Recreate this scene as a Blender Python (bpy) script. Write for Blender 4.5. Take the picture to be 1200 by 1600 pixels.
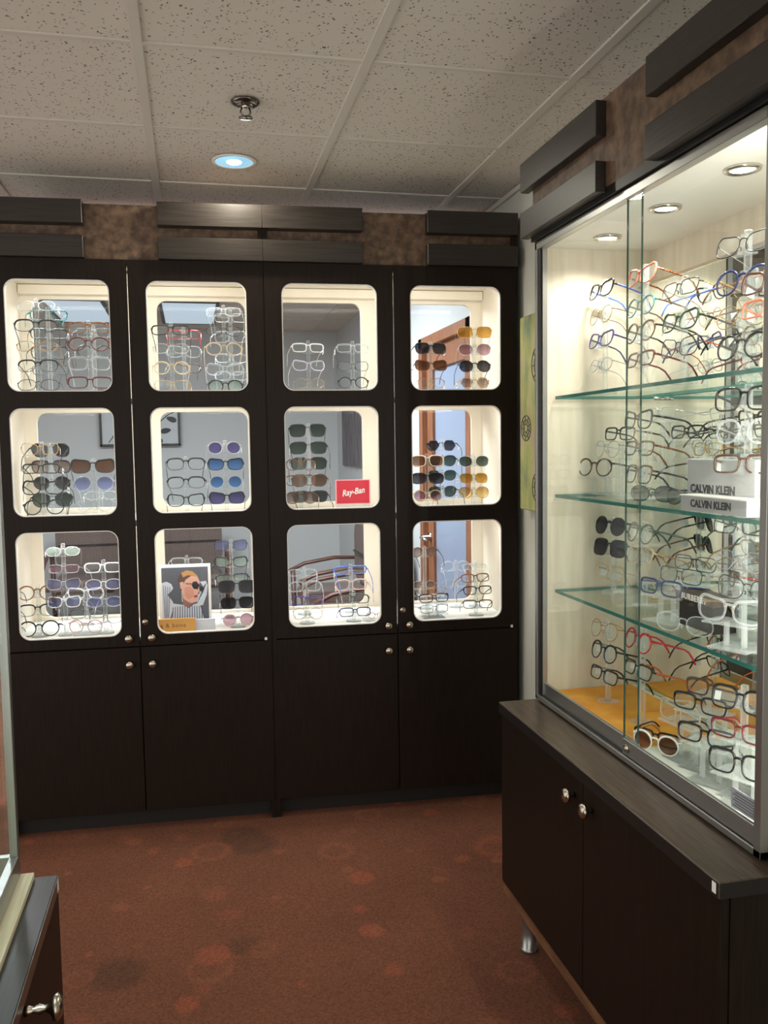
import bpy, bmesh, math, random
from mathutils import Vector, Matrix, Euler
random.seed(7)
for o in list(bpy.data.objects): bpy.data.objects.remove(o)
scene = bpy.context.scene
COL = scene.collection
R = math.radians

# ------------------------------------------------------------------ camera
CAM_YAW, CAM_PITCH, CAM_ROLL, CAM_H, FPX = 12.54, 4.41, -0.83, 1.5, 1347.5
cd = bpy.data.cameras.new('camera'); cam = bpy.data.objects.new('camera', cd); COL.objects.link(cam)
_y, _p, _r = R(CAM_YAW), R(CAM_PITCH), R(CAM_ROLL)
fw = Vector((math.sin(_y)*math.cos(_p), math.cos(_y)*math.cos(_p), -math.sin(_p)))
rt = Vector((math.cos(_y), -math.sin(_y), 0)); up = rt.cross(fw)
rt2 = rt*math.cos(_r)+up*math.sin(_r); up2 = -rt*math.sin(_r)+up*math.cos(_r)
M = Matrix((rt2, up2, -fw)).transposed().to_4x4(); M.translation = (0, 0, CAM_H)
cam.matrix_world = M
cd.sensor_fit = 'VERTICAL'; cd.sensor_height = 36; cd.sensor_width = 27
cd.lens = FPX/1600*36; cd.clip_start = .02
scene.camera = cam
# ------------------------------------------------------------------ world, exposure
scene.view_settings.view_transform = 'Standard'; scene.view_settings.look = 'None'
scene.view_settings.gamma = 1; scene.view_settings.use_curve_mapping = False
scene.view_settings.exposure = 0.0
scene.cycles.transparent_max_bounces = 40; scene.cycles.max_bounces = 10
scene.cycles.use_denoising = True
scene.cycles.sample_clamp_indirect = 4
w = bpy.data.worlds.new('world'); scene.world = w; w.use_nodes = True
w.node_tree.nodes['Background'].inputs[0].default_value = (1.0, .955, .895, 1)
w.node_tree.nodes['Background'].inputs[1].default_value = 1.7

def lamp(name, kind, loc, energy, color=(1, 1, 1), rot=(0, 0, 0), parent=None, **k):
    l = bpy.data.lights.new(name, kind); l.energy = energy; l.color = color
    for a, v in k.items(): setattr(l, a, v)
    o = bpy.data.objects.new(name, l); COL.objects.link(o); o.location = loc; o.rotation_euler = rot
    if parent: o.parent = parent
    return o
WARM = (1, .90, .76)
# unseen fill spots added at ceiling height behind and beside the viewpoint
for i, (x, y, e) in enumerate(((.2, .75, 9), (.2, -.9, 8), (-1.5, 2.6, 8))):
    lamp('ceiling_fill_light', 'SPOT', (x, y, 2.54), e, WARM, spot_size=R(125), spot_blend=.6, shadow_soft_size=.07)
# cool area lamps added out of sight to light the waiting room
for x, y in ((-.9, 4.9), (.3, 4.9)):
    lamp('waiting_room_light', 'AREA', (x, y, 2.535), 66, (.9, .96, 1), shape='RECTANGLE', size=.55, size_y=1.1)

# ------------------------------------------------------------------ materials
def lin(c):
    return tuple(((v/255)/12.92 if v/255 <= .04045 else ((v/255+.055)/1.055)**2.4) for v in c)
MATS = {}
def nt(name):
    m = bpy.data.materials.new(name); m.use_nodes = True; MATS[name] = m
    n = m.node_tree.nodes; return m, n, m.node_tree.links, n['Principled BSDF']
def mat(name, c, rough=.5, metal=0, spec=.5, emit=0, alpha=1):
    if name in MATS: return MATS[name]
    m, n, l, b = nt(name); c = lin(c)+(1,)
    b.inputs['Base Color'].default_value = c; b.inputs['Roughness'].default_value = rough
    b.inputs['Metallic'].default_value = metal; b.inputs['Specular IOR Level'].default_value = spec
    b.inputs['Alpha'].default_value = alpha
    if emit: b.inputs['Emission Color'].default_value = c; b.inputs['Emission Strength'].default_value = emit
    return m
def noise_mat(name, c1, c2, scale, stretch=(1, 1, 1), rough=.5, spec=.5, detail=4, bump=0, lo=.35, hi=.65):
    m, n, l, b = nt(name)
    tc = n.new('ShaderNodeTexCoord'); mp = n.new('ShaderNodeMapping'); mp.inputs['Scale'].default_value = stretch
    nz = n.new('ShaderNodeTexNoise'); nz.inputs['Scale'].default_value = scale; nz.inputs['Detail'].default_value = detail
    cr = n.new('ShaderNodeValToRGB'); cr.color_ramp.elements[0].position = lo; cr.color_ramp.elements[1].position = hi
    cr.color_ramp.elements[0].color = lin(c1)+(1,); cr.color_ramp.elements[1].color = lin(c2)+(1,)
    l.new(tc.outputs['Object'], mp.inputs[0]); l.new(mp.outputs[0], nz.inputs[0]); l.new(nz.outputs[0], cr.inputs[0])
    l.new(cr.outputs[0], b.inputs['Base Color']); b.inputs['Roughness'].default_value = rough
    b.inputs['Specular IOR Level'].default_value = spec
    if bump:
        bp = n.new('ShaderNodeBump'); bp.inputs['Strength'].default_value = bump; bp.inputs['Distance'].default_value = .002
        l.new(nz.outputs[0], bp.inputs['Height']); l.new(bp.outputs[0], b.inputs['Normal'])
    return m
def clear_mat(name, tint=(255, 255, 255), body=(255, 255, 255), lo=.04, hi=.5, blend=.35, rough=.05):
    """see-through plastic or glass: clear face-on, whiter where it is seen edge-on"""
    m, n, l, b = nt(name)
    tr = n.new('ShaderNodeBsdfTransparent'); tr.inputs[0].default_value = lin(tint)+(1,)
    b.inputs['Base Color'].default_value = lin(body)+(1,); b.inputs['Roughness'].default_value = rough
    lw = n.new('ShaderNodeLayerWeight'); lw.inputs[0].default_value = blend
    mr = n.new('ShaderNodeMapRange'); mr.inputs[3].default_value = lo; mr.inputs[4].default_value = hi
    mx = n.new('ShaderNodeMixShader')
    l.new(lw.outputs['Facing'], mr.inputs[0]); l.new(mr.outputs[0], mx.inputs[0])
    l.new(tr.outputs[0], mx.inputs[1]); l.new(b.outputs[0], mx.inputs[2])
    l.new(mx.outputs[0], n['Material Output'].inputs[0])
    return m
def pane_mat(name, tint, f0=.03, f1=.25):
    m, n, l, b = nt(name)
    tr = n.new('ShaderNodeBsdfTransparent'); tr.inputs[0].default_value = lin(tint)+(1,)
    gl = n.new('ShaderNodeBsdfGlossy'); gl.inputs['Roughness'].default_value = .01
    lw = n.new('ShaderNodeLayerWeight'); lw.inputs[0].default_value = .25
    mr = n.new('ShaderNodeMapRange'); mr.inputs[3].default_value = f0; mr.inputs[4].default_value = f1
    mx = n.new('ShaderNodeMixShader'); l.new(lw.outputs['Facing'], mr.inputs[0]); l.new(mr.outputs[0], mx.inputs[0])
    l.new(tr.outputs[0], mx.inputs[1]); l.new(gl.outputs[0], mx.inputs[2]); l.new(mx.outputs[0], n['Material Output'].inputs[0])
    return m
noise_mat('dark_wood', (25, 17, 12), (35, 25, 18), 6, (30, 30, 1.2), .45, .18, 6)
noise_mat('dark_wood_wide', (32, 26, 22), (48, 41, 35), 6, (1.2, 40, 40), .38, .5, 6)
noise_mat('dark_wood_long', (30, 25, 22), (44, 38, 33), 6, (40, 1.2, 40), .38, .5, 6)
noise_mat('counter_wood', (58, 46, 38), (88, 74, 62), 7, (40, 1.5, 40), .3, .5, 6)
noise_mat('mottled_brown', (76, 58, 46), (118, 94, 74), 34, (1, 1, 1), .5, .4, 12, 0, .36, .66)
mat('black_edge', (16, 13, 12), .5); mat('toe_black', (20, 16, 14), .6)
noise_mat('cream', (222, 212, 194), (230, 221, 205), 5, (1, 1, .2), .5, .3)
noise_mat('case_cream', (214, 203, 184), (226, 216, 199), 5, (8, 8, .8), .5, .3)
mat('white_trim', (245, 243, 238), .35); mat('white', (238, 236, 230), .5)
mat('wall_paint', (196, 196, 184), .8, 0, .2); mat('room_wall', (196, 200, 202), .8, 0, .2)
mat('aluminium', (168, 168, 166), .32, .9); mat('chrome', (215, 212, 205), .15, 1); mat('nickel', (190, 180, 165), .25, 1)
mat('black', (18, 17, 17), .35); mat('dark_gap', (12, 11, 11), .4)
pane_mat('pane', (253, 254, 254), .006, .14); pane_mat('case_glass', (252, 254, 253), .012, .16)
pane_mat('rear_glass', (253, 254, 254), .0012, .10)
pane_mat('shelf_glass', (247, 252, 250), .02, .22)
mat('glass_edge', (56, 122, 114), .12, 0, .6); mat('glass_edge_dark', (38, 62, 56), .12, 0, .6)
clear_mat('acrylic', (248, 250, 250), (246, 246, 246), .05, .55, .45, .04)
clear_mat('acrylic_soft', (248, 250, 250), (236, 238, 238), .06, .45, .5, .08)
mat('mirror', (236, 242, 240), .01, 1)
mat('tag_white', (240, 240, 238), .6); mat('tag_print', (110, 110, 112), .7)
m, n, l, b = nt('tile')                     # fissured mineral fibre
tc = n.new('ShaderNodeTexCoord'); v = n.new('ShaderNodeTexVoronoi'); v.inputs['Scale'].default_value = 85; v.inputs['Randomness'].default_value = 1
nz = n.new('ShaderNodeTexNoise'); nz.inputs['Scale'].default_value = 45; nz.inputs['Detail'].default_value = 3
gm = n.new('ShaderNodeNewGeometry'); oi = n.new('ShaderNodeObjectInfo')
mxv = n.new('ShaderNodeVectorMath'); mxv.operation = 'MULTIPLY_ADD'; mxv.inputs[1].default_value = (.03, .03, .03)
l.new(nz.outputs['Color'], mxv.inputs[0]); l.new(gm.outputs['Position'], mxv.inputs[2])
l.new(gm.outputs['Position'], nz.inputs[0]); l.new(mxv.outputs[0], v.inputs[0])
mt = n.new('ShaderNodeMath'); mt.operation = 'MULTIPLY'; sc = n.new('ShaderNodeSeparateColor'); l.new(v.outputs['Color'], sc.inputs[0])
r1 = n.new('ShaderNodeMapRange'); r1.inputs[1].default_value = .20; r1.inputs[2].default_value = .30; l.new(v.outputs['Distance'], r1.inputs[0])
r2 = n.new('ShaderNodeMapRange'); r2.inputs[1].default_value = .55; r2.inputs[2].default_value = .58; l.new(sc.outputs[0], r2.inputs[0])
mxm = n.new('ShaderNodeMath'); mxm.operation = 'MAXIMUM'; l.new(r1.outputs[0], mxm.inputs[0]); l.new(r2.outputs[0], mxm.inputs[1])
cr = n.new('ShaderNodeValToRGB'); cr.color_ramp.elements[0].color = lin((96, 88, 80))+(1,); cr.color_ramp.elements[1].color = lin((216, 209, 199))+(1,)
l.new(mxm.outputs[0], cr.inputs[0]); l.new(cr.outputs[0], b.inputs['Base Color']); b.inputs['Roughness'].default_value = .9
mat('grid_paint', (206, 200, 190), .6)
m, n, l, b = nt('carpet')                   # looped carpet with scattered discs and rings
tc = n.new('ShaderNodeTexCoord')
def math_node(op, a, bb=None):
    q = n.new('ShaderNodeMath'); q.operation = op
    for i, vv in enumerate((a, bb)):
        if vv is None: continue
        if isinstance(vv, (int, float)): q.inputs[i].default_value = vv
        else: l.new(vv, q.inputs[i])
    return q.outputs[0]
def mixc(fac, a, bb):
    q = n.new('ShaderNodeMix'); q.data_type = 'RGBA'; l.new(fac, q.inputs[0])
    for i, vv in ((6, a), (7, bb)):
        if isinstance(vv, tuple): q.inputs[i].default_value = lin(vv)+(1,)
        else: l.new(vv, q.inputs[i])
    return q.outputs[2]
nz = n.new('ShaderNodeTexNoise'); nz.inputs['Scale'].default_value = 150; nz.inputs['Detail'].default_value = 6; l.new(tc.outputs['Object'], nz.inputs[0])
n2 = n.new('ShaderNodeTexNoise'); n2.inputs['Scale'].default_value = 3.0; n2.inputs['Detail'].default_value = 5; l.new(tc.outputs['Object'], n2.inputs[0])
col = mixc(n2.outputs[0], (98, 64, 50), (124, 80, 62))
for sc_, lo, hi, ring, c in ((5.5, .16, .36, 0, (146, 82, 62)), (3.3, .18, .40, 1, (140, 80, 62)), (7.5, .12, .30, 0, (138, 86, 64)), (2.6, .14, .34, 0, (80, 60, 48)), (4.3, .2, .42, 1, (132, 82, 62))):
    v = n.new('ShaderNodeTexVoronoi'); v.inputs['Scale'].default_value = sc_; v.inputs['Randomness'].default_value = .9
    mp = n.new('ShaderNodeMapping'); mp.inputs['Location'].default_value = (sc_*1.3, sc_*.7, 0); mp.inputs['Scale'].default_value = (1, 1, 0)
    l.new(tc.outputs['Object'], mp.inputs[0]); l.new(mp.outputs[0], v.inputs[0])
    s_ = n.new('ShaderNodeSeparateColor'); l.new(v.outputs['Color'], s_.inputs[0])
    rad = math_node('ADD', math_node('MULTIPLY', s_.outputs[0], hi-lo), lo-.06)
    ins = n.new('ShaderNodeMapRange'); ins.inputs[1].default_value = -.03; ins.inputs[2].default_value = .05; ins.inputs[3].default_value = 0; ins.inputs[4].default_value = .6
    l.new(math_node('SUBTRACT', rad, v.outputs['Distance']), ins.inputs[0])
    fac = ins.outputs[0]
    if ring:
        inn = n.new('ShaderNodeMapRange'); inn.inputs[1].default_value = -.02; inn.inputs[2].default_value = .03; inn.inputs[3].default_value = 1; inn.inputs[4].default_value = .15
        l.new(math_node('SUBTRACT', math_node('MULTIPLY', rad, .72), v.outputs['Distance']), inn.inputs[0]); fac = math_node('MULTIPLY', fac, inn.outputs[0])
    fac = math_node('MULTIPLY', fac, math_node('GREATER_THAN', s_.outputs[1], .15))
    col = mixc(fac, col, c)
pile = n.new('ShaderNodeMapRange'); pile.inputs[1].default_value = .3; pile.inputs[2].default_value = .7; pile.inputs[3].default_value = .72; pile.inputs[4].default_value = 1.25
l.new(nz.outputs[0], pile.inputs[0])
q = n.new('ShaderNodeVectorMath'); q.operation = 'SCALE'; l.new(col, q.inputs[0]); l.new(pile.outputs[0], q.inputs['Scale'])
l.new(q.outputs[0], b.inputs['Base Color']); b.inputs['Roughness'].default_value = .95; b.inputs['Specular IOR Level'].default_value = .1
bp = n.new('ShaderNodeBump'); bp.inputs['Strength'].default_value = .6; bp.inputs['Distance'].default_value = .004; l.new(nz.outputs[0], bp.inputs['Height']); l.new(bp.outputs[0], b.inputs['Normal'])

# ------------------------------------------------------------------ mesh helpers
ORIGIN = {}
class MB:
    def __init__(s): s.v = []; s.f = []; s.mi = []
    def add(s, vs, fs, mi=0):
        k = len(s.v); s.v += [tuple(p) for p in vs]; s.f += [tuple(i+k for i in f) for f in fs]; s.mi += [mi]*len(fs); return s
    def box(s, x0, x1, y0, y1, z0, z1, c=0, mi=0):
        if c <= 0:
            vs = [(x, y, z) for z in (z0, z1) for y in (y0, y1) for x in (x0, x1)]
            return s.add(vs, [(0, 2, 3, 1), (4, 5, 7, 6), (0, 1, 5, 4), (2, 6, 7, 3), (0, 4, 6, 2), (1, 3, 7, 5)], mi)
        bm = bmesh.new(); bmesh.ops.create_cube(bm, size=1)
        for p in bm.verts: p.co = Vector(((x0+x1)/2+p.co.x*(x1-x0), (y0+y1)/2+p.co.y*(y1-y0), (z0+z1)/2+p.co.z*(z1-z0)))
        bmesh.ops.bevel(bm, geom=bm.edges[:], offset=c, segments=1, affect='EDGES')
        bm.verts.index_update(); s.add([p.co for p in bm.verts], [[p.index for p in f.verts] for f in bm.faces], mi); bm.free(); return s
    def tube(s, path, r, n=6, closed=False, sq=None, caps=True, mi=0):
        path = [Vector(p) for p in path]; N = len(path); rs = r if isinstance(r, (list, tuple)) else [r]*N
        vs = []; up_ = None
        for i, p in enumerate(path):
            a = path[(i-1) % N] if closed or i > 0 else p; c = path[(i+1) % N] if closed or i < N-1 else p
            t = (c-a).normalized()
            if up_ is None: up_ = Vector((0, 0, 1)) if abs(t.z) < .9 else Vector((0, 1, 0))
            if closed: up_ = Vector((0, 1, 0)) if abs(t.y) < .9 else up_
            x = up_.cross(t)
            if x.length < 1e-4: x = Vector((1, 0, 0)).cross(t)
            x.normalize(); y = t.cross(x).normalized()
            if not closed: up_ = y
            sx, sy = sq or (1, 1)
            for k in range(n):
                an = 2*math.pi*(k+.5)/n; vs.append(p+x*math.cos(an)*rs[i]*sx+y*math.sin(an)*rs[i]*sy)
        fs = []
        for i in range(N if closed else N-1):
            j = (i+1) % N
            for k in range(n): fs.append((i*n+k, i*n+(k+1) % n, j*n+(k+1) % n, j*n+k))
        if not closed and caps: fs += [tuple(range(n))[::-1], tuple((N-1)*n+k for k in range(n))]
        return s.add(vs, fs, mi)
    def lathe(s, prof, o=(0, 0, 0), axis='z', n=20, mi=0):
        vs = []; o = Vector(o)
        for (r, h) in prof:
            for k in range(n):
                a = 2*math.pi*k/n; x, y = r*math.cos(a), r*math.sin(a)
                vs.append(o+Vector({'z': (x, y, h), 'x': (h, x, y), 'y': (x, h, y)}[axis]))
        fs = [(i*n+k, i*n+(k+1) % n, (i+1)*n+(k+1) % n, (i+1)*n+k) for i in range(len(prof)-1) for k in range(n)]
        if prof[0][0] > 1e-5: fs.append(tuple(range(n))[::-1])
        if prof[-1][0] > 1e-5: fs.append(tuple((len(prof)-1)*n+k for k in range(n)))
        return s.add(vs, fs, mi)
    def prism(s, pts, d0, d1, plane='xz', mi=0):
        f = {'xz': lambda a, b, d: (a, d, b), 'yz': lambda a, b, d: (d, a, b), 'xy': lambda a, b, d: (a, b, d)}[plane]
        N = len(pts); vs = [f(a, b, d0) for a, b in pts]+[f(a, b, d1) for a, b in pts]
        return s.add(vs, [tuple(range(N))[::-1], tuple(range(N, 2*N))]+[(i, (i+1) % N, N+(i+1) % N, N+i) for i in range(N)], mi)
    def mesh(s, name, smooth=False, off=(0, 0, 0)):
        me = bpy.data.meshes.new(name); ox, oy, oz = off
        me.from_pydata([(a-ox, b-oy, c-oz) for a, b, c in s.v], [], s.f)
        for p, i in zip(me.polygons, s.mi): p.material_index = i; p.use_smooth = smooth
        bm = bmesh.new(); bm.from_mesh(me); bmesh.ops.recalc_face_normals(bm, faces=bm.faces); bm.to_mesh(bm_me := me); bm.free()
        me.update(); return me
    def build(s, name, m, parent=None, smooth=False, free=False):
        """one mesh object; under a parent the coordinates are the parent's world frame (or its own frame when free)"""
        if parent is not None: off = (0, 0, 0) if free else ORIGIN.get(parent.name, (0, 0, 0))
        else:
            xs, ys, zs = zip(*s.v); off = ((min(xs)+max(xs))/2, (min(ys)+max(ys))/2, min(zs))
        me = s.mesh(name, smooth, off); ms = m if isinstance(m, (list, tuple)) else [m]
        for q in ms: me.materials.append(MATS[q] if isinstance(q, str) else q)
        o = bpy.data.objects.new(name, me); COL.objects.link(o)
        if parent is not None:
            o.parent = parent; ORIGIN[o.name] = off
        else: o.location = off; ORIGIN[o.name] = off
        return o
def tag(o, label=None, cat=None, group=None, kind=None):
    if label: o['label'] = label
    if cat: o['category'] = cat
    if group: o['group'] = group
    if kind: o['kind'] = kind
    return o
def root(name, loc, label=None, cat=None, group=None, rz=0, kind=None, local=False):
    o = bpy.data.objects.new(name, None); COL.objects.link(o); o.location = loc; o.rotation_euler = (0, 0, rz); o.empty_display_size = .05
    ORIGIN[o.name] = (0, 0, 0) if local else tuple(loc)
    return tag(o, label, cat, group, kind)
def B(*a, c=0): return MB().box(*a, c=c)
def rrect(x0, x1, z0, z1, r, n=7):
    pts = []
    for cx, cz, a0 in ((x1-r, z1-r, 0), (x0+r, z1-r, 90), (x0+r, z0+r, 180), (x1-r, z0+r, 270)):
        for k in range(n+1):
            a = R(a0+90*k/n); pts.append((cx+r*math.cos(a), cz+r*math.sin(a)))
    return pts
def plate(outer, holes, y0, y1):
    """flat board in the x-z plane with openings cut through it"""
    bm = bmesh.new(); es = []; loops = []
    for lp in [outer]+holes:
        vs = [bm.verts.new((a, y0, b_)) for a, b_ in lp]; loops.append(vs)
        es += [bm.edges.new((vs[i], vs[(i+1) % len(vs)])) for i in range(len(vs))]
    res = bmesh.ops.triangle_fill(bm, use_beauty=True, use_dissolve=False, edges=es)
    bm.verts.index_update()
    mb = MB(); N = len(bm.verts); vs = [tuple(q.co) for q in bm.verts]
    fs = [[q.index for q in f.verts] for f in bm.faces]
    mb.add(vs+[(a, y1, c_) for a, _, c_ in vs], fs+[[i+N for i in f] for f in fs])
    for lp in loops:
        ix = [q.index for q in lp]
        mb.f += [(ix[i], ix[(i+1) % len(ix)], ix[(i+1) % len(ix)]+N, ix[i]+N) for i in range(len(ix))]; mb.mi += [0]*len(ix)
    bm.free(); return mb
def ring_plate(outer, inner, y0, y1):
    N = len(outer); mb = MB()
    vs = [(a, y, c_) for y in (y0, y1) for lp in (outer, inner) for a, c_ in lp]
    fs = []
    for i in range(N):
        j = (i+1) % N
        fs += [(i, j, N+j, N+i), (2*N+i, 3*N+i, 3*N+j, 2*N+j), (i, 2*N+i, 2*N+j, j), (N+i, N+j, 3*N+j, 3*N+i)]
    return mb.add(vs, fs)
def text(name, s, size, m, parent, loc, rot, shear=0, bold=0, sx=1, ext=.0004, spacing=1):
    c = bpy.data.curves.new(name, 'FONT'); c.body = s; c.size = size; c.shear = shear; c.offset = bold; c.extrude = ext; c.align_x = 'CENTER'; c.align_y = 'CENTER'; c.resolution_u = 3
    c.space_character = spacing
    t = bpy.data.objects.new(name+'_src', c); COL.objects.link(t); bpy.context.view_layer.update()
    me = bpy.data.meshes.new_from_object(t.evaluated_get(bpy.context.evaluated_depsgraph_get())); bpy.data.objects.remove(t)
    me.name = name; me.materials.clear(); me.materials.append(MATS[m])
    o = bpy.data.objects.new(name, me); COL.objects.link(o); o.rotation_euler = rot; o.scale = (sx, 1, 1)
    if parent is not None:
        of = ORIGIN.get(parent.name, (0, 0, 0)); o.location = [a-q for a, q in zip(loc, of)]; o.parent = parent
    else: o.location = loc
    return o
# ------------------------------------------------------------------ setting
CEIL = 2.55; WX = 1.345; FARY = 8.0; LX = -3.2
tag(B(LX, WX+.6, -2, FARY, -.05, 0).build('floor', 'carpet'), 'brown red carpet with scattered discs and rings', kind='structure')
tag(B(WX, WX+.1, -2, 4.0, 0, CEIL+.06).build('wall_right', 'wall_paint'), 'pale grey green painted wall behind the canvas', kind='structure')
tag(B(LX-.1, LX, 3.6, FARY, 0, CEIL+.06).build('wall_left', 'wall_paint'), 'pale painted side wall', kind='structure')
tag(B(LX, WX+.6, FARY, FARY+.1, 0, CEIL+.06).build('wall_back', 'room_wall'), 'cool grey far wall of the waiting room', kind='structure')
ceil = root('ceiling', (0, 0, CEIL), 'suspended ceiling of square fissured tiles in a painted grid', kind='structure')
B(LX, WX+.6, -2, FARY, CEIL+.03, CEIL+.06).build('ceiling_deck', 'grid_paint', ceil)
GX, GY, TX, TY = -.104, 3.005, .61, .6
xs = [GX+TX*k for k in range(-6, 5)]; ys = [GY+TY*k for k in range(-9, 10)]
tile_me = MB().box(-.297, .297, -.292, .292, .004, .016, c=.003).mesh('ceiling_tile'); tile_me.materials.append(MATS['tile'])
for x in xs[:-1]:
    for y in ys[:-1]:
        if x < LX-.4 or y > FARY-.1 or x > WX+.3: continue
        t = bpy.data.objects.new('ceiling_tile', tile_me); COL.objects.link(t); t.parent = ceil; t.location = (x+TX/2, y+TY/2, 0)
for x in xs:
    if LX < x < WX+.5: B(x-.0145, x+.0145, -2, FARY, CEIL-.002, CEIL+.012, c=.001).build('grid_bar', 'grid_paint', ceil)
for y in ys:
    if y < FARY-.05: B(LX, WX, y-.009, y+.009, CEIL-.001, CEIL+.012, c=.001).build('grid_bar', 'grid_paint', ceil)
tag(B(WX-.012, WX, -2, 4.0, CEIL-.02, CEIL).build('trim_1', 'grid_paint'), 'painted wall angle at the ceiling edge', kind='structure')

# recessed downlight in view
DX, DY = .188, 3.30
dl = root('downlight', (DX, DY, CEIL), 'round recessed downlight glowing in the ceiling above the cabinets', 'ceiling light')
MB().lathe([(.068, -.001), (.069, -.004), (.080, -.003), (.082, 0)], (DX, DY, CEIL), n=32).build('trim_ring', 'white_trim', dl, True)
mat('reflector', (150, 205, 232), .3, 0, .5, emit=.9)  # the bulb's light on the reflector is given as its own glow
MB().lathe([(.069, -.003), (.05, .001), (.03, .003)], (DX, DY, CEIL), n=32).build('reflector', 'reflector', dl, True)
mat('lamp_glow', (255, 252, 240), .5, emit=30)
MB().lathe([(0, -.012), (.016, -.010), (.027, -.004), (.031, .003)], (DX, DY, CEIL), n=24).build('bulb', 'lamp_glow', dl, True)
lamp('downlight_lamp', 'SPOT', (0, 0, -.012), 30, (1, .96, .80), parent=dl, spot_size=R(172), spot_blend=.5, shadow_soft_size=.05)
# sprinkler
mat('dark_chrome', (120, 116, 110), .18, 1)
sx, sy = .195, 2.74
sp = root('sprinkler', (sx, sy, CEIL), 'small chrome fire sprinkler head hanging from the ceiling', 'sprinkler')
MB().lathe([(.034, 0), (.034, -.003), (.026, -.008), (.014, -.01), (.012, 0)], (sx, sy, CEIL), n=24).build('escutcheon', 'dark_chrome', sp, True)
MB().lathe([(.008, 0), (.009, -.014), (.006, -.016)], (sx, sy, CEIL), n=12).build('body', 'nickel', sp, True)
for s_ in (-1, 1): MB().tube([(sx+s_*.008, sy, CEIL-.012), (sx+s_*.012, sy, CEIL-.024), (sx+s_*.003, sy, CEIL-.036)], .0022, 6).build('frame_arm', 'dark_chrome', sp, True)
MB().lathe([(.0, -.035), (.017, -.036), (.015, -.038), (0, -.039)], (sx, sy, CEIL), n=16).build('deflector', 'dark_chrome', sp, True)
sp.scale = (1.3, 1.3, 1.3)

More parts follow.
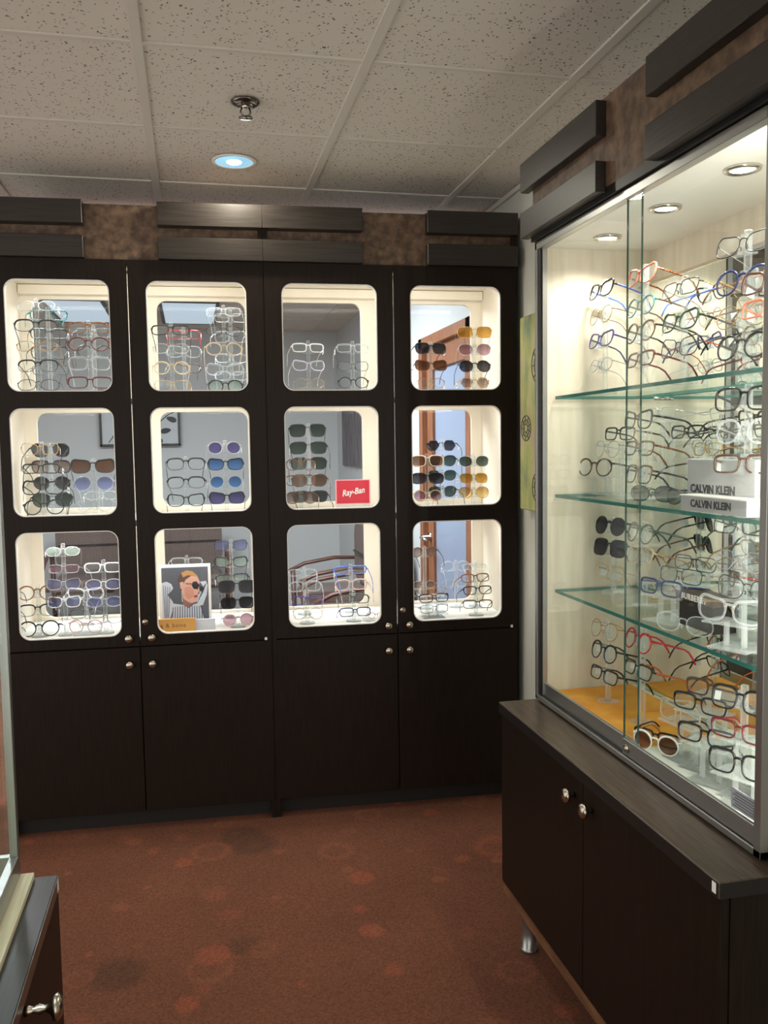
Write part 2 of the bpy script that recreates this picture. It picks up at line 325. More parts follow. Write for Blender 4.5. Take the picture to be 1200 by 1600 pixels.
# ------------------------------------------------------------------ back cabinets
DLT = R(2.86); DB = 3.425
def UB(u, d, z): return Vector((u*math.cos(DLT)+d*math.sin(DLT), -u*math.sin(DLT)+d*math.cos(DLT), z))
CW, CDEP = 1.021, .47
ROWS = ((.777, 1.19), (1.25, 1.658), (1.72, 2.135))
def knob(parent, x, y, z, axis='y', free=True, k=1.0):
    """round knob on a short stem standing off the face towards -axis"""
    pr = [(.006*k, 0), (.005*k, -.008*k), (.007*k, -.012*k), (.0135*k, -.015*k), (.0155*k, -.020*k), (.013*k, -.025*k), (.006*k, -.0275*k), (0, -.028*k)]
    return MB().lathe(pr, (x, y, z), axis, 20).build('knob', 'nickel', parent, True, free)
def cabinet(u0, label, boards):
    c = root('display_cabinet', UB(u0, DB, 0), label, 'cabinet', 'tall glazed display cabinets along the back', rz=-DLT, local=True)
    W = CW
    for x0, x1 in ((0, .018), (W-.018, W)):
        B(x0, x1, .002, CDEP, 0, 2.425, c=.001).build('side_panel', 'dark_wood', c)
        xi = (x1, x1+.004) if x0 == 0 else (x0-.004, x0)
        B(xi[0], xi[1], .022, CDEP-.02, .765, 2.195).build('side_liner', 'cream', c)
    B(.018, W-.018, .05, .065, 0, .07).build('toe_kick', 'toe_black', c)
    B(.018, W-.018, .02, CDEP, .07, .745).build('cupboard_body', 'dark_wood', c)
    B(.018, W-.018, .0, CDEP, 2.197, 2.212).build('top_panel', 'dark_wood', c)
    B(.022, W-.022, .022, CDEP-.02, 2.19, 2.196).build('top_liner', 'cream', c)
    B(.018, W-.018, .025, CDEP, 2.212, 2.42).build('header_panel', 'mottled_brown', c)
    for (a, b_) in boards:
        for z0, z1 in ((2.213, 2.294), (2.337, 2.424)):
            B(a, b_, -.022, .025, z0, z1, c=.0015).build('header_board', 'dark_wood_wide', c)
    for z in (.765, 1.225, 1.695):
        B(.022, W-.022, .03, CDEP-.022, z-.018, z, c=.001).build('shelf', 'white', c)
    holes = []
    for side in (0, 1):
        x0 = .003 if side == 0 else W/2+.0022; x1 = W/2-.0022 if side == 0 else W-.003
        xm = (x0+x1)/2; wx0, wx1 = xm-.188, xm+.188
        hs = [rrect(wx0, wx1, z0, z1, .042) for z0, z1 in ROWS]
        d = plate([(x0, .736), (x1, .736), (x1, 2.197), (x0, 2.197)], hs, 0, .02).build('glazed_door', 'dark_wood', c)
        plate([(x0+.012, .75), (x1-.012, .75), (x1-.012, 2.186), (x0+.012, 2.186)], [rrect(wx0-.004, wx1+.004, z0-.004, z1+.004, .045) for z0, z1 in ROWS], .0202, .0215).build('door_liner', 'cream', d)
        for (z0, z1) in ROWS:
            ring_plate(rrect(wx0, wx1, z0, z1, .042), rrect(wx0+.0035, wx1-.0035, z0+.0035, z1-.0035, .0385), .001, .021).build('window_lit_edge', 'white_trim', d)  # white ring added to draw the lit edge of the opening
            MB().prism(rrect(wx0+.0035, wx1-.0035, z0+.0035, z1-.0035, .0385), .010, .013).build('window_pane', 'pane', d)
        kx = x1-.038 if side == 0 else x0+.044
        knob(d, kx, 0, .768)
        if side == 1:
            MB().lathe([(.0, -.004), (.005, -.004), (.006, -.002), (.011, -.003), (.012, 0)], (x0+.02, 0, .828), 'y', 18).build('lock', 'nickel', d, True)
        d2 = B(x0, x1, 0, .019, .074, .73, c=.0012).build('lower_door', 'dark_wood', c)
        knob(d2, kx, 0, .665)
        holes += [(wx0, wx1)]
    rear = plate([(.019, .746), (W-.019, .746), (W-.019, 2.19), (.019, 2.19)], [rrect(a, b_, z0, z1, .042) for a, b_ in holes for z0, z1 in ROWS], CDEP-.02, CDEP).build('rear_frame', 'cream', c)
    for a, b_ in holes:
        for z0, z1 in ROWS: MB().prism(rrect(a, b_, z0, z1, .042), CDEP-.012, CDEP-.009).build('rear_pane', 'rear_glass', rear)
    B(.024, W-.024, CDEP-.065, CDEP-.021, 2.15, 2.188, c=.003).build('light_valance', 'cream', c)
    sticker = B(W-.03, W-.02, -.0012, 0, .733, .744).build('sticker', 'tag_white', c)
    # slim light bars hidden behind the door rails, one for each shelf space
    for z in (2.165, 1.672, 1.20):
        B(.05, W-.05, .03, .05, z, z+.012, c=.002).build('light_bar', 'white', c)
        lamp('light_bar_lamp', 'AREA', (W/2, .06, z-.002), 2.9, (1, .965, .91), rot=(R(28), 0, 0), parent=c, shape='RECTANGLE', size=W-.12, size_y=.03)
    return c
cabA = cabinet(-.897, 'dark wood display cabinet with six lit windows beside the foreground case', ((-.05, .36), (.63, CW)))
cabB = cabinet(.124, 'dark wood display cabinet with six lit windows next to the green canvas', ((0, .388), (.648, CW)))

# ------------------------------------------------------------------ right: base cabinet and wall case
FX = .875; Y0, Y1 = 1.283, 2.372; TOPZ = .737
bc = root('base_cabinet', (1.1, 1.83, 0), 'dark wood two door cabinet on steel legs under the lit wall case', 'cabinet')
B(FX+.02, WX-.005, Y0, Y1, .19, .707).build('body', 'dark_wood', bc)
B(FX-.006, WX-.004, Y0-.004, Y1+.004, .707, TOPZ, c=.0015).build('countertop', 'counter_wood', bc)
B(FX-.0075, FX-.006, Y0, Y1, .7075, .7355).build('front_edge', 'black_edge', bc)
B(FX-.004, WX-.01, Y0-.0055, Y0-.004, .7075, .7355).build('end_edge', 'black_edge', bc)
YS = 1.823
for a, b_ in ((Y0+.002, YS-.0015), (YS+.0015, Y1-.002)):
    d = B(FX, FX+.019, a, b_, .194, .704, c=.001).build('door', 'dark_wood', bc)
    knob(d, FX, 1.868 if a > 1.8 else 1.776, .657, 'x', False, 1.15)
noise_mat('bottom_board', (92, 62, 42), (126, 88, 60), 40, (1, .2, 1), .5, .4)
B(FX+.004, WX-.02, Y0+.004, Y1-.004, .152, .188, c=.001).build('bottom_board', 'bottom_board', bc)
B(FX+.001, FX+.012, Y0+.002, Y1-.002, .188, .192).build('bottom_edge', 'nickel', bc)
for x in (FX+.06, WX-.1):
    for y in (Y0+.07, Y1-.065):
        MB().lathe([(.024, 0), (.026, .004), (.024, .01), (.0215, .012), (.0215, .15), (.03, .152)], (x, y, 0), n=20).build('leg', 'aluminium', bc, True)
B(FX-.0085, FX-.0075, Y0+.003, Y0+.014, .714, .733).build('sticker', 'tag_white', bc)

CXF, CXB, CY0, CY1, CZ0, CZ1 = .985, 1.335, 1.325, 2.37, TOPZ, 2.075
CFZ = .766
case = root('wall_case', (1.16, 1.85, TOPZ), 'lit glass fronted wall case full of eyewear above the base cabinet', 'display case')
B(CXF+.012, CXB, CY1-.018, CY1, TOPZ, CZ1, c=.001).build('end_panel', 'dark_wood', case)
B(CXF+.02, CXB-.006, CY1-.024, CY1-.018, CFZ, CZ1-.01).build('end_liner', 'case_cream', case)
B(CXF+.012, CXB, CY0, CY0+.018, TOPZ, CZ1, c=.001).build('end_panel', 'dark_wood', case)
B(CXF+.02, CXB-.006, CY0+.018, CY0+.024, CFZ, CZ1-.01).build('end_liner', 'case_cream', case)
B(CXB-.006, CXB, CY0, CY1, TOPZ, CZ1).build('back_panel', 'case_cream', case)
B(CXF+.012, CXB-.006, CY0+.018, CY1-.018, CZ1-.02, CZ1).build('case_top', 'white', case)
B(CXF+.02, CXB-.006, CY0+.018, CY1-.018, TOPZ, CFZ).build('case_floor', 'white', case)
B(1.296, CXB-.006, CY0+.03, 2.335, CFZ+.005, 1.945).build('mirror_backing', 'case_cream', case)
B(1.2945, 1.296, CY0+.03, 2.335, CFZ+.005, 1.945).build('mirror', 'mirror', case)
B(1.290, 1.297, CY0+.03, 2.335, 1.945, 1.953).build('mirror_channel', 'nickel', case)
# aluminium front frame
FZ0, FZ1 = .742, 2.073
B(CXF-.003, CXF+.02, CY0, CY1, FZ1-.022, FZ1, c=.001).build('frame_rail', 'aluminium', case)
B(CXF-.003, CXF+.02, CY0, CY1, FZ0, FZ0+.014, c=.001).build('frame_rail', 'aluminium', case)
B(CXF+.004, CXF+.02, CY0+.012, CY1-.012, FZ0+.014, FZ0+.018).build('track_gap', 'dark_gap', case)
B(CXF-.003, CXF+.02, CY1-.012, CY1, FZ0, FZ1, c=.001).build('frame_stile', 'aluminium', case)
B(CXF-.003, CXF+.02, CY0, CY0+.02, FZ0, FZ1, c=.001).build('frame_stile', 'aluminium', case)
B(CXF+.002, CXF+.02, CY1-.03, CY1-.012, FZ0+.014, FZ1-.022).build('stile_gap', 'dark_gap', case)
B(CXF+.006, CXF+.02, CY1-.036, CY1-.031, FZ0+.014, FZ1-.022).build('stile_bead', 'aluminium', case)
# sliding doors: the far one runs behind the near one
GY = 1.845
for nm, x, a, b_, h in (('sliding_door', CXF+.0125, GY-.05, CY1-.032, .062), ('sliding_door', CXF+.004, CY0+.02, GY, .06)):
    g = MB().box(x, x+.005, a, b_, FZ0+.018, FZ1-.022)
    g.mi = [1 if i in (2, 3) else 0 for i in range(6)]
    g = g.build(nm, ['case_glass', 'glass_edge_dark'], case)
    B(x-.002, x+.007, a, b_, FZ0+.016, FZ0+.016+h*.62, c=.001).build('bottom_channel', 'aluminium', g)
    if b_ == GY:
        MB().lathe([(0, -.006), (.004, -.006), (.005, -.003), (.009, -.004), (.011, 0)], (x-.003, GY-.022, FZ0+.034), 'x', 18).build('lock', 'nickel', g, True)
# glass shelves on pegs
SH = (1.634, 1.351, 1.072)
for z in SH:
    g = MB().box(1.03, 1.285, CY0+.03, 2.335, z-.009, z); g.mi = [0, 0, 1, 1, 1, 1]
    g = g.build('glass_shelf', ['shelf_glass', 'glass_edge'], case)
    for y in (CY0+.2, 1.75, 2.2): MB().lathe([(.005, 0), (.005, -.03)], (1.296, y, z-.0145), 'x', 10).build('shelf_peg', 'chrome', g, True)
# puck lights
mat('puck_glow', (255, 246, 232), .5, emit=9)
for y in (1.608, 1.902, 2.197, 1.4):
    if y == 1.4: continue
    x = 1.12
    p = MB().lathe([(.026, -.002), (.029, -.007), (.036, -.006), (.038, 0), (.026, 0)], (x, y, CZ1-.02), n=28).build('puck_light', 'chrome', case, True)
    MB().lathe([(.0, -.0045), (.02, -.0045), (.0255, -.003), (.0255, -.001)], (x, y, CZ1-.02), n=24).build('puck_lens', 'puck_glow', p, True)
    lamp('puck_lamp', 'SPOT', (x-1.16, y-1.85, CZ1-.032-TOPZ), 10, (1, .93, .82), parent=case, spot_size=R(150), spot_blend=.7, shadow_soft_size=.022)
# upright fill strip added unseen behind the near front stile to even the light
for y, s_ in ((CY0+.032, 1),):
    B(CXF+.024, CXF+.036, y-.006, y+.006, CFZ+.01, CZ1-.03, c=.002).build('fill_strip', 'white', case)
    lamp('fill_strip_lamp', 'AREA', (CXF+.044-1.16, y+s_*.012-1.85, (CFZ+CZ1)/2-TOPZ), 4.2, (1, .94, .84), rot=(R(90), 0, R(-20)), parent=case, shape='RECTANGLE', size=.012, size_y=1.2)
# header above the case
B(.972, CXB, Y0-.02, 2.375, CZ1, 2.098).build('header_base', 'dark_gap', case)
B(.972, CXB, Y0-.02, 2.36, 2.098, 2.305).build('header_panel', 'mottled_brown', case)
for a, b_ in ((1.915, 2.39), (Y0-.06, 1.69)):
    for z0, z1 in ((2.086, 2.158), (2.215, 2.296)):
        B(.945, .972, a, b_, z0, z1, c=.0015).build('header_board', 'dark_wood_long', case)

# ------------------------------------------------------------------ left foreground: base cabinet and case
lc = root('base_cabinet', (-.5, 1.05, 0), 'dark cabinet with a black edged top cut off at the lower left', 'cabinet')
LF = -.257; LY0, LY1 = .45, 1.592
B(-.74, LF-.02, LY0, LY1, .19, .715).build('body', 'dark_wood', lc)
B(-.745, LF, LY0, LY1+.003, .712, TOPZ, c=.0015).build('countertop', 'dark_wood_long', lc)
B(LF, LF+.0012, LY0, LY1, .7125, .7365).build('front_edge', 'counter_wood', lc)
for a, b_ in ((LY0, 1.02), (1.023, LY1-.002)):
    d = B(LF-.019, LF, a, b_, .194, .708, c=.001).build('door', 'dark_wood', lc)
    pr = [(.008, 0), (.0065, .007), (.0045, .013), (.0075, .021), (.0045, .028), (.009, .036), (.0175, .040), (.019, .045), (.013, .051), (0, .053)]
    MB().lathe(pr, (LF, .935 if a < 1 else 1.262, .700), 'x', 22).build('knob', 'nickel', d, True)
for x in (LF-.06, -.68):
    for y in (LY0+.07, LY1-.07): MB().lathe([(.024, 0), (.0215, .012), (.0215, .19)], (x, y, 0), n=16).build('leg', 'chrome', lc, True)
B(LF-.001, LF+.0016, LY1-.018, LY1-.006, .714, .733).build('sticker', 'tag_white', lc)
lg = root('wall_case', (-.52, 1.05, TOPZ), 'glass display case with pale metal frame at the left edge', 'display case')
noise_mat('cream_board', (206, 196, 164), (224, 216, 190), 6, (30, 1.2, 30), .5, .3)
B(-.72, -.296, LY0, LY1-.002, TOPZ, TOPZ+.012, c=.001).build('base_board', 'cream_board', lg)
Z0 = TOPZ+.012
for x, y in ((-.328, LY1-.016), (-.72, LY1-.016), (-.328, LY0), (-.72, LY0)): B(x-.004, x+.010, y-.004, y+.012, Z0, 2.0, c=.001).build('frame_post', 'aluminium', lg)
B(-.333, -.318, LY0, LY1-.02, Z0, Z0+.04, c=.001).build('frame_rail', 'aluminium', lg)
B(-.72, -.33, LY1-.018, LY1-.006, Z0, Z0+.04, c=.001).build('frame_rail', 'aluminium', lg)
B(-.333, -.318, LY0, LY1-.02, 1.97, 2.0, c=.001).build('frame_rail', 'aluminium', lg)
B(-.328, -.323, LY0+.01, LY1-.02, Z0+.04, 1.97).build('front_pane', 'case_glass', lg)
B(-.71, -.33, LY1-.014, LY1-.009, Z0+.04, 1.97).build('end_pane', 'case_glass', lg)
B(-.725, -.712, LY0, LY1, Z0, 2.0).build('back_panel', 'white', lg)
B(-.725, -.32, LY0, LY1, 2.0, 2.02).build('case_top', 'white', lg)
for z in (1.07, 1.35, 1.63):
    g = MB().box(-.70, -.36, LY0+.03, LY1-.03, z-.008, z); g.mi = [0, 0, 1, 1, 1, 1]; g.build('glass_shelf', ['shelf_glass', 'glass_edge'], lg)
lamp('case_lamp', 'AREA', (0, 0, 1.2), 7, (.93, .97, 1), parent=lg, shape='RECTANGLE', size=.3, size_y=.9)
# ------------------------------------------------------------------ canvas on the right wall
pa = root('canvas_painting', (WX-.02, 3.0, 1.23), 'yellow green abstract canvas with dark floral rosettes beside the wall case', 'painting')
m, n, l, b = nt('canvas_paint')
tc = n.new('ShaderNodeTexCoord'); nz = n.new('ShaderNodeTexNoise'); nz.inputs['Scale'].default_value = 7; nz.inputs['Detail'].default_value = 8
mp = n.new('ShaderNodeMapping'); mp.inputs['Scale'].default_value = (1, 1.6, .7); l.new(tc.outputs['Object'], mp.inputs[0]); l.new(mp.outputs[0], nz.inputs[0])
cr = n.new('ShaderNodeValToRGB'); e = cr.color_ramp.elements
for p_, c_ in ((.3, (112, 126, 108)), (.42, (148, 154, 96)), (.52, (170, 168, 108)), (.62, (176, 160, 126)), (.75, (148, 158, 148))):
    q = e.new(p_); q.color = lin(c_)+(1,)
e.remove(e[0]); e.remove(e[-1])
l.new(nz.outputs[0], cr.inputs[0]); l.new(cr.outputs[0], b.inputs['Base Color']); b.inputs['Roughness'].default_value = .7
B(WX-.042, WX-.002, 2.52, 3.30, 1.235, 2.0, c=.003).build('canvas', 'canvas_paint', pa)
mat('rosette_ink', (74, 84, 74), .8)
for y, z, r in ((3.235, 1.56, .05), (3.10, 1.80, .075), (3.11, 1.33, .06)):
    mb = MB(); xx = WX-.0425
    for q in range(3): mb.tube([(xx, y+r*(1-.33*q)*math.cos(a), z+r*(1-.33*q)*math.sin(a)) for a in [2*math.pi*k/24 for k in range(24)]], .0022, 4, True)
    for k in range(9):
        a = 2*math.pi*k/9; mb.tube([(xx, y+.3*r*math.cos(a), z+.3*r*math.sin(a)), (xx, y+r*math.cos(a), z+r*math.sin(a))], .002, 4)
    mb.build('rosette', 'rosette_ink', pa)

# ------------------------------------------------------------------ waiting room behind the cabinets
RW = WX+.0
tag(B(RW, RW+.1, 4.0, 4.03, 0, CEIL+.06).build('trim_2', 'room_wall'), 'grey wall edge behind the cabinets', kind='structure')
tag(B(RW, RW+.1, 5.0, FARY, 0, CEIL+.06).build('wall_waiting_right', 'room_wall'), 'cool grey side wall of the waiting room', kind='structure')
tag(B(RW, RW+.1, 4.03, 5.0, 2.12, CEIL+.06).build('wall_over_door', 'room_wall'), 'grey wall above the glazed door', kind='structure')
dr = root('door_1', (RW, 4.5, 0), 'glazed wooden door with a lever handle seen through the cabinet', kind='structure')
noise_mat('door_wood', (128, 84, 60), (156, 106, 78), 6, (20, 20, 1), .45, .4)
for y in (4.03, 4.93): B(RW-.012, RW+.1, y, y+.07, 0, 2.12, c=.003).build('door_jamb', 'door_wood', dr)
B(RW-.012, RW+.1, 4.03, 5.0, 2.06, 2.12, c=.003).build('door_head', 'door_wood', dr)
for y in (4.1, 4.82): B(RW+.02, RW+.06, y, y+.11, .01, 2.06, c=.002).build('door_stile', 'door_wood', dr)
for z in (.01, 1.93): B(RW+.02, RW+.06, 4.2, 4.83, z, z+(.24 if z < 1 else .13), c=.002).build('door_rail', 'door_wood', dr)
mat('door_glass', (150, 164, 190), .15, 0, .5)
B(RW+.038, RW+.044, 4.2, 4.83, .25, 1.93).build('door_glass', 'door_glass', dr)
h = MB().lathe([(.026, 0), (.026, -.008), (.011, -.012), (.011, -.05)], (RW+.02, 4.875, .96), 'x', 18).build('door_handle', 'chrome', dr, True)
MB().tube([(RW-.03, 4.875, .96), (RW-.045, 4.86, .96), (RW-.048, 4.80, .958), (RW-.045, 4.75, .955)], .009, 10).build('lever', 'chrome', h, True)
# ceiling panels
mat('panel_glow', (208, 228, 245), .5, emit=.55)
for i, x in enumerate((-.78, .02)):
    t = root('waiting_room_light', (x, 6.95, CEIL), ('ceiling light panel seen through the first cabinet door', 'ceiling light panel seen through the second cabinet door')[i], 'ceiling light', 'waiting room light panels')
    B(x-.19, x+.19, 6.42, 7.48, CEIL-.012, CEIL-.002).build('diffuser', 'panel_glow', t)
    for a in ((x-.215, x-.19, 6.4, 7.5), (x+.19, x+.215, 6.4, 7.5), (x-.19, x+.19, 6.4, 6.42), (x-.19, x+.19, 7.48, 7.5)): B(*a, CEIL-.016, CEIL-.002, c=.001).build('panel_frame', 'gunmetal_paint' if 'gunmetal_paint' in MATS else mat('gunmetal_paint', (70, 76, 82), .5), t)
# framed leaf print on the far wall
fp = root('framed_print', (-.42, FARY-.03, 1.5), 'dark framed print of leafy sprigs on the far grey wall', 'picture')
px0, px1, pz0, pz1 = -.775, -.085, 1.525, 2.02
mat('print_paper', (196, 202, 206), .7); mat('leaf_ink', (62, 66, 70), .7)
B(px0+.015, px1-.015, FARY-.045, FARY-.001, pz0+.015, pz1-.015).build('print', 'print_paper', fp)
for a in ((px0, px1, pz0, pz0+.02), (px0, px1, pz1-.02, pz1), (px0, px0+.02, pz0, pz1), (px1-.02, px1, pz0, pz1)): B(a[0], a[1], FARY-.06, FARY-.001, a[2], a[3], c=.002).build('frame', 'black', fp)
yy = FARY-.0465
for pth in (((-.38, 1.60), (-.28, 1.72), (-.19, 1.80), (-.12, 1.83)), ((-.29, 1.71), (-.31, 1.82), (-.36, 1.93)), ((-.38, 1.60), (-.27, 1.63), (-.21, 1.66)), ((-.70, 1.56), (-.6, 1.7), (-.52, 1.85))):
    MB().tube([(a, yy, b_) for a, b_ in pth], .004, 5).build('stem', 'leaf_ink', fp)
for lx, lz, an in ((-.16, 1.76, 160), (-.20, 1.86, 100), (-.34, 1.88, 60), (-.21, 1.66, 10), (-.28, 1.58, 150), (-.36, 1.75, 140), (-.56, 1.78, 60), (-.62, 1.66, 150)):
    ca, sa = math.cos(R(an)), math.sin(R(an)); pts = []
    for k in range(12):
        t_ = 2*math.pi*k/12; p_, q_ = .045*math.cos(t_), .024*math.sin(t_)*(1-.3*math.cos(t_)); pts.append((lx+p_*ca-q_*sa, lz+p_*sa+q_*ca))
    MB().prism(pts, yy-.002, yy).build('leaf', 'leaf_ink', fp)
# chairs
m, n, l, b = nt('chair_cloth')
tc = n.new('ShaderNodeTexCoord'); wv = n.new('ShaderNodeTexWave'); wv.inputs['Scale'].default_value = 26; wv.bands_direction = 'X'
cr = n.new('ShaderNodeValToRGB'); cr.color_ramp.elements[0].color = lin((84, 70, 66))+(1,); cr.color_ramp.elements[1].color = lin((124, 108, 102))+(1,)
l.new(tc.outputs['Object'], wv.inputs[0]); l.new(wv.outputs[0], cr.inputs[0]); l.new(cr.outputs[0], b.inputs['Base Color']); b.inputs['Roughness'].default_value = .9
noise_mat('arm_wood', (78, 42, 34), (98, 56, 44), 8, (3, 3, 3), .35, .5)
def cushion(x0, x1, y0, y1, z0, z1): return MB().box(x0, x1, y0, y1, z0, z1, c=.03)
def chair(x, y, rz, label):
    c = root('waiting_chair', (x, y, 0), label, 'chair', 'waiting room chairs', rz=rz, local=True)
    cushion(-.25, .25, -.25, .24, .36, .47).build('seat', 'chair_cloth', c)
    bk = MB(); bk.prism([(a, b_) for a, b_ in rrect(-.26, .26, .50, .92, .10)], .20, .28); bk.build('backrest', 'chair_cloth', c)
    MB().box(-.24, .24, .185, .2, .70, .712).build('backrest_seam', 'black', c)
    for s_ in (-1, 1):
        MB().tube([(s_*.30, -.30, .56), (s_*.30, -.18, .615), (s_*.30, .05, .65), (s_*.30, .30, .64)], .018, 8, sq=(1.3, .8)).build('arm', 'arm_wood', c, True)
        MB().tube([(s_*.30, -.26, 0), (s_*.30, -.27, .58)], .02, 8).build('leg', 'arm_wood', c, True)
        MB().tube([(s_*.30, .30, 0), (s_*.30, .25, .64)], .02, 8).build('leg', 'arm_wood', c, True)
        B(min(s_*.25, s_*.30), max(s_*.25, s_*.30), -.2, .2, .38, .41).build('seat_rail', 'arm_wood', c)
    return c
chair(-.86, 7.35, 0, 'brown ribbed waiting room chair behind the first cabinet door')
chair(-.02, 7.35, 0, 'brown ribbed waiting room chair behind the second cabinet door')
chair(1.0, 6.2, R(-90), 'wood armed waiting chair seen sideways through the third door, farther one')
chair(.98, 5.35, R(-90), 'wood armed waiting chair seen sideways through the third door, nearer one')
# small wall things of the waiting room
def sheet(x0, x1, z0, z1, label):
    s_ = root('notice_sheet', ((x0+x1)/2, FARY-.004, z0), label, 'paper', None)
    B(x0, x1, FARY-.005, FARY-.001, z0, z1).build('paper', 'white', s_)
    for k in range(5): B(x0+.04, x1-.05-.03*(k % 2), FARY-.0065, FARY-.005, z1-.08-k*.05, z1-.073-k*.05).build('printed_line', 'tag_print', s_)
sheet(.55, .83, .56, .84, 'printed notice sheet on the far wall left of the wooden chair arms')
noise_mat('banner_cloth', (92, 88, 92), (118, 114, 118), 12, (14, 1, .6), .9, .1)
bn = root('fabric_banner', (1.32, 7.2, 1.33), 'grey cloth hanging on the waiting room wall above the red sign', 'banner')
mb = MB(); N = 14
pts = [(RW-.02-.012*math.sin(k*1.7), 6.72+.95*k/N) for k in range(N+1)]
mb.prism(pts+[(a-.006, b_) for a, b_ in pts[::-1]], 1.33, 1.82, 'xy'); mb.build('cloth', 'banner_cloth', bn)
MB().tube([(RW-.022, 6.68, 1.83), (RW-.022, 7.72, 1.83)], .01, 8).build('hanging_rod', 'nickel', bn, True)
ct = root('supply_box_stack', (-.42, 7.8, 0), 'small pale cabinet with stacked drawers standing at the far wall', 'drawer unit')
B(-.60, -.30, 7.7, 7.97, 0, .88).build('body', 'white', ct)
for k in range(5): B(-.585, -.315, 7.69, 7.7, .03+k*.17, .17+k*.17, c=.003).build('drawer', 'print_paper', ct)
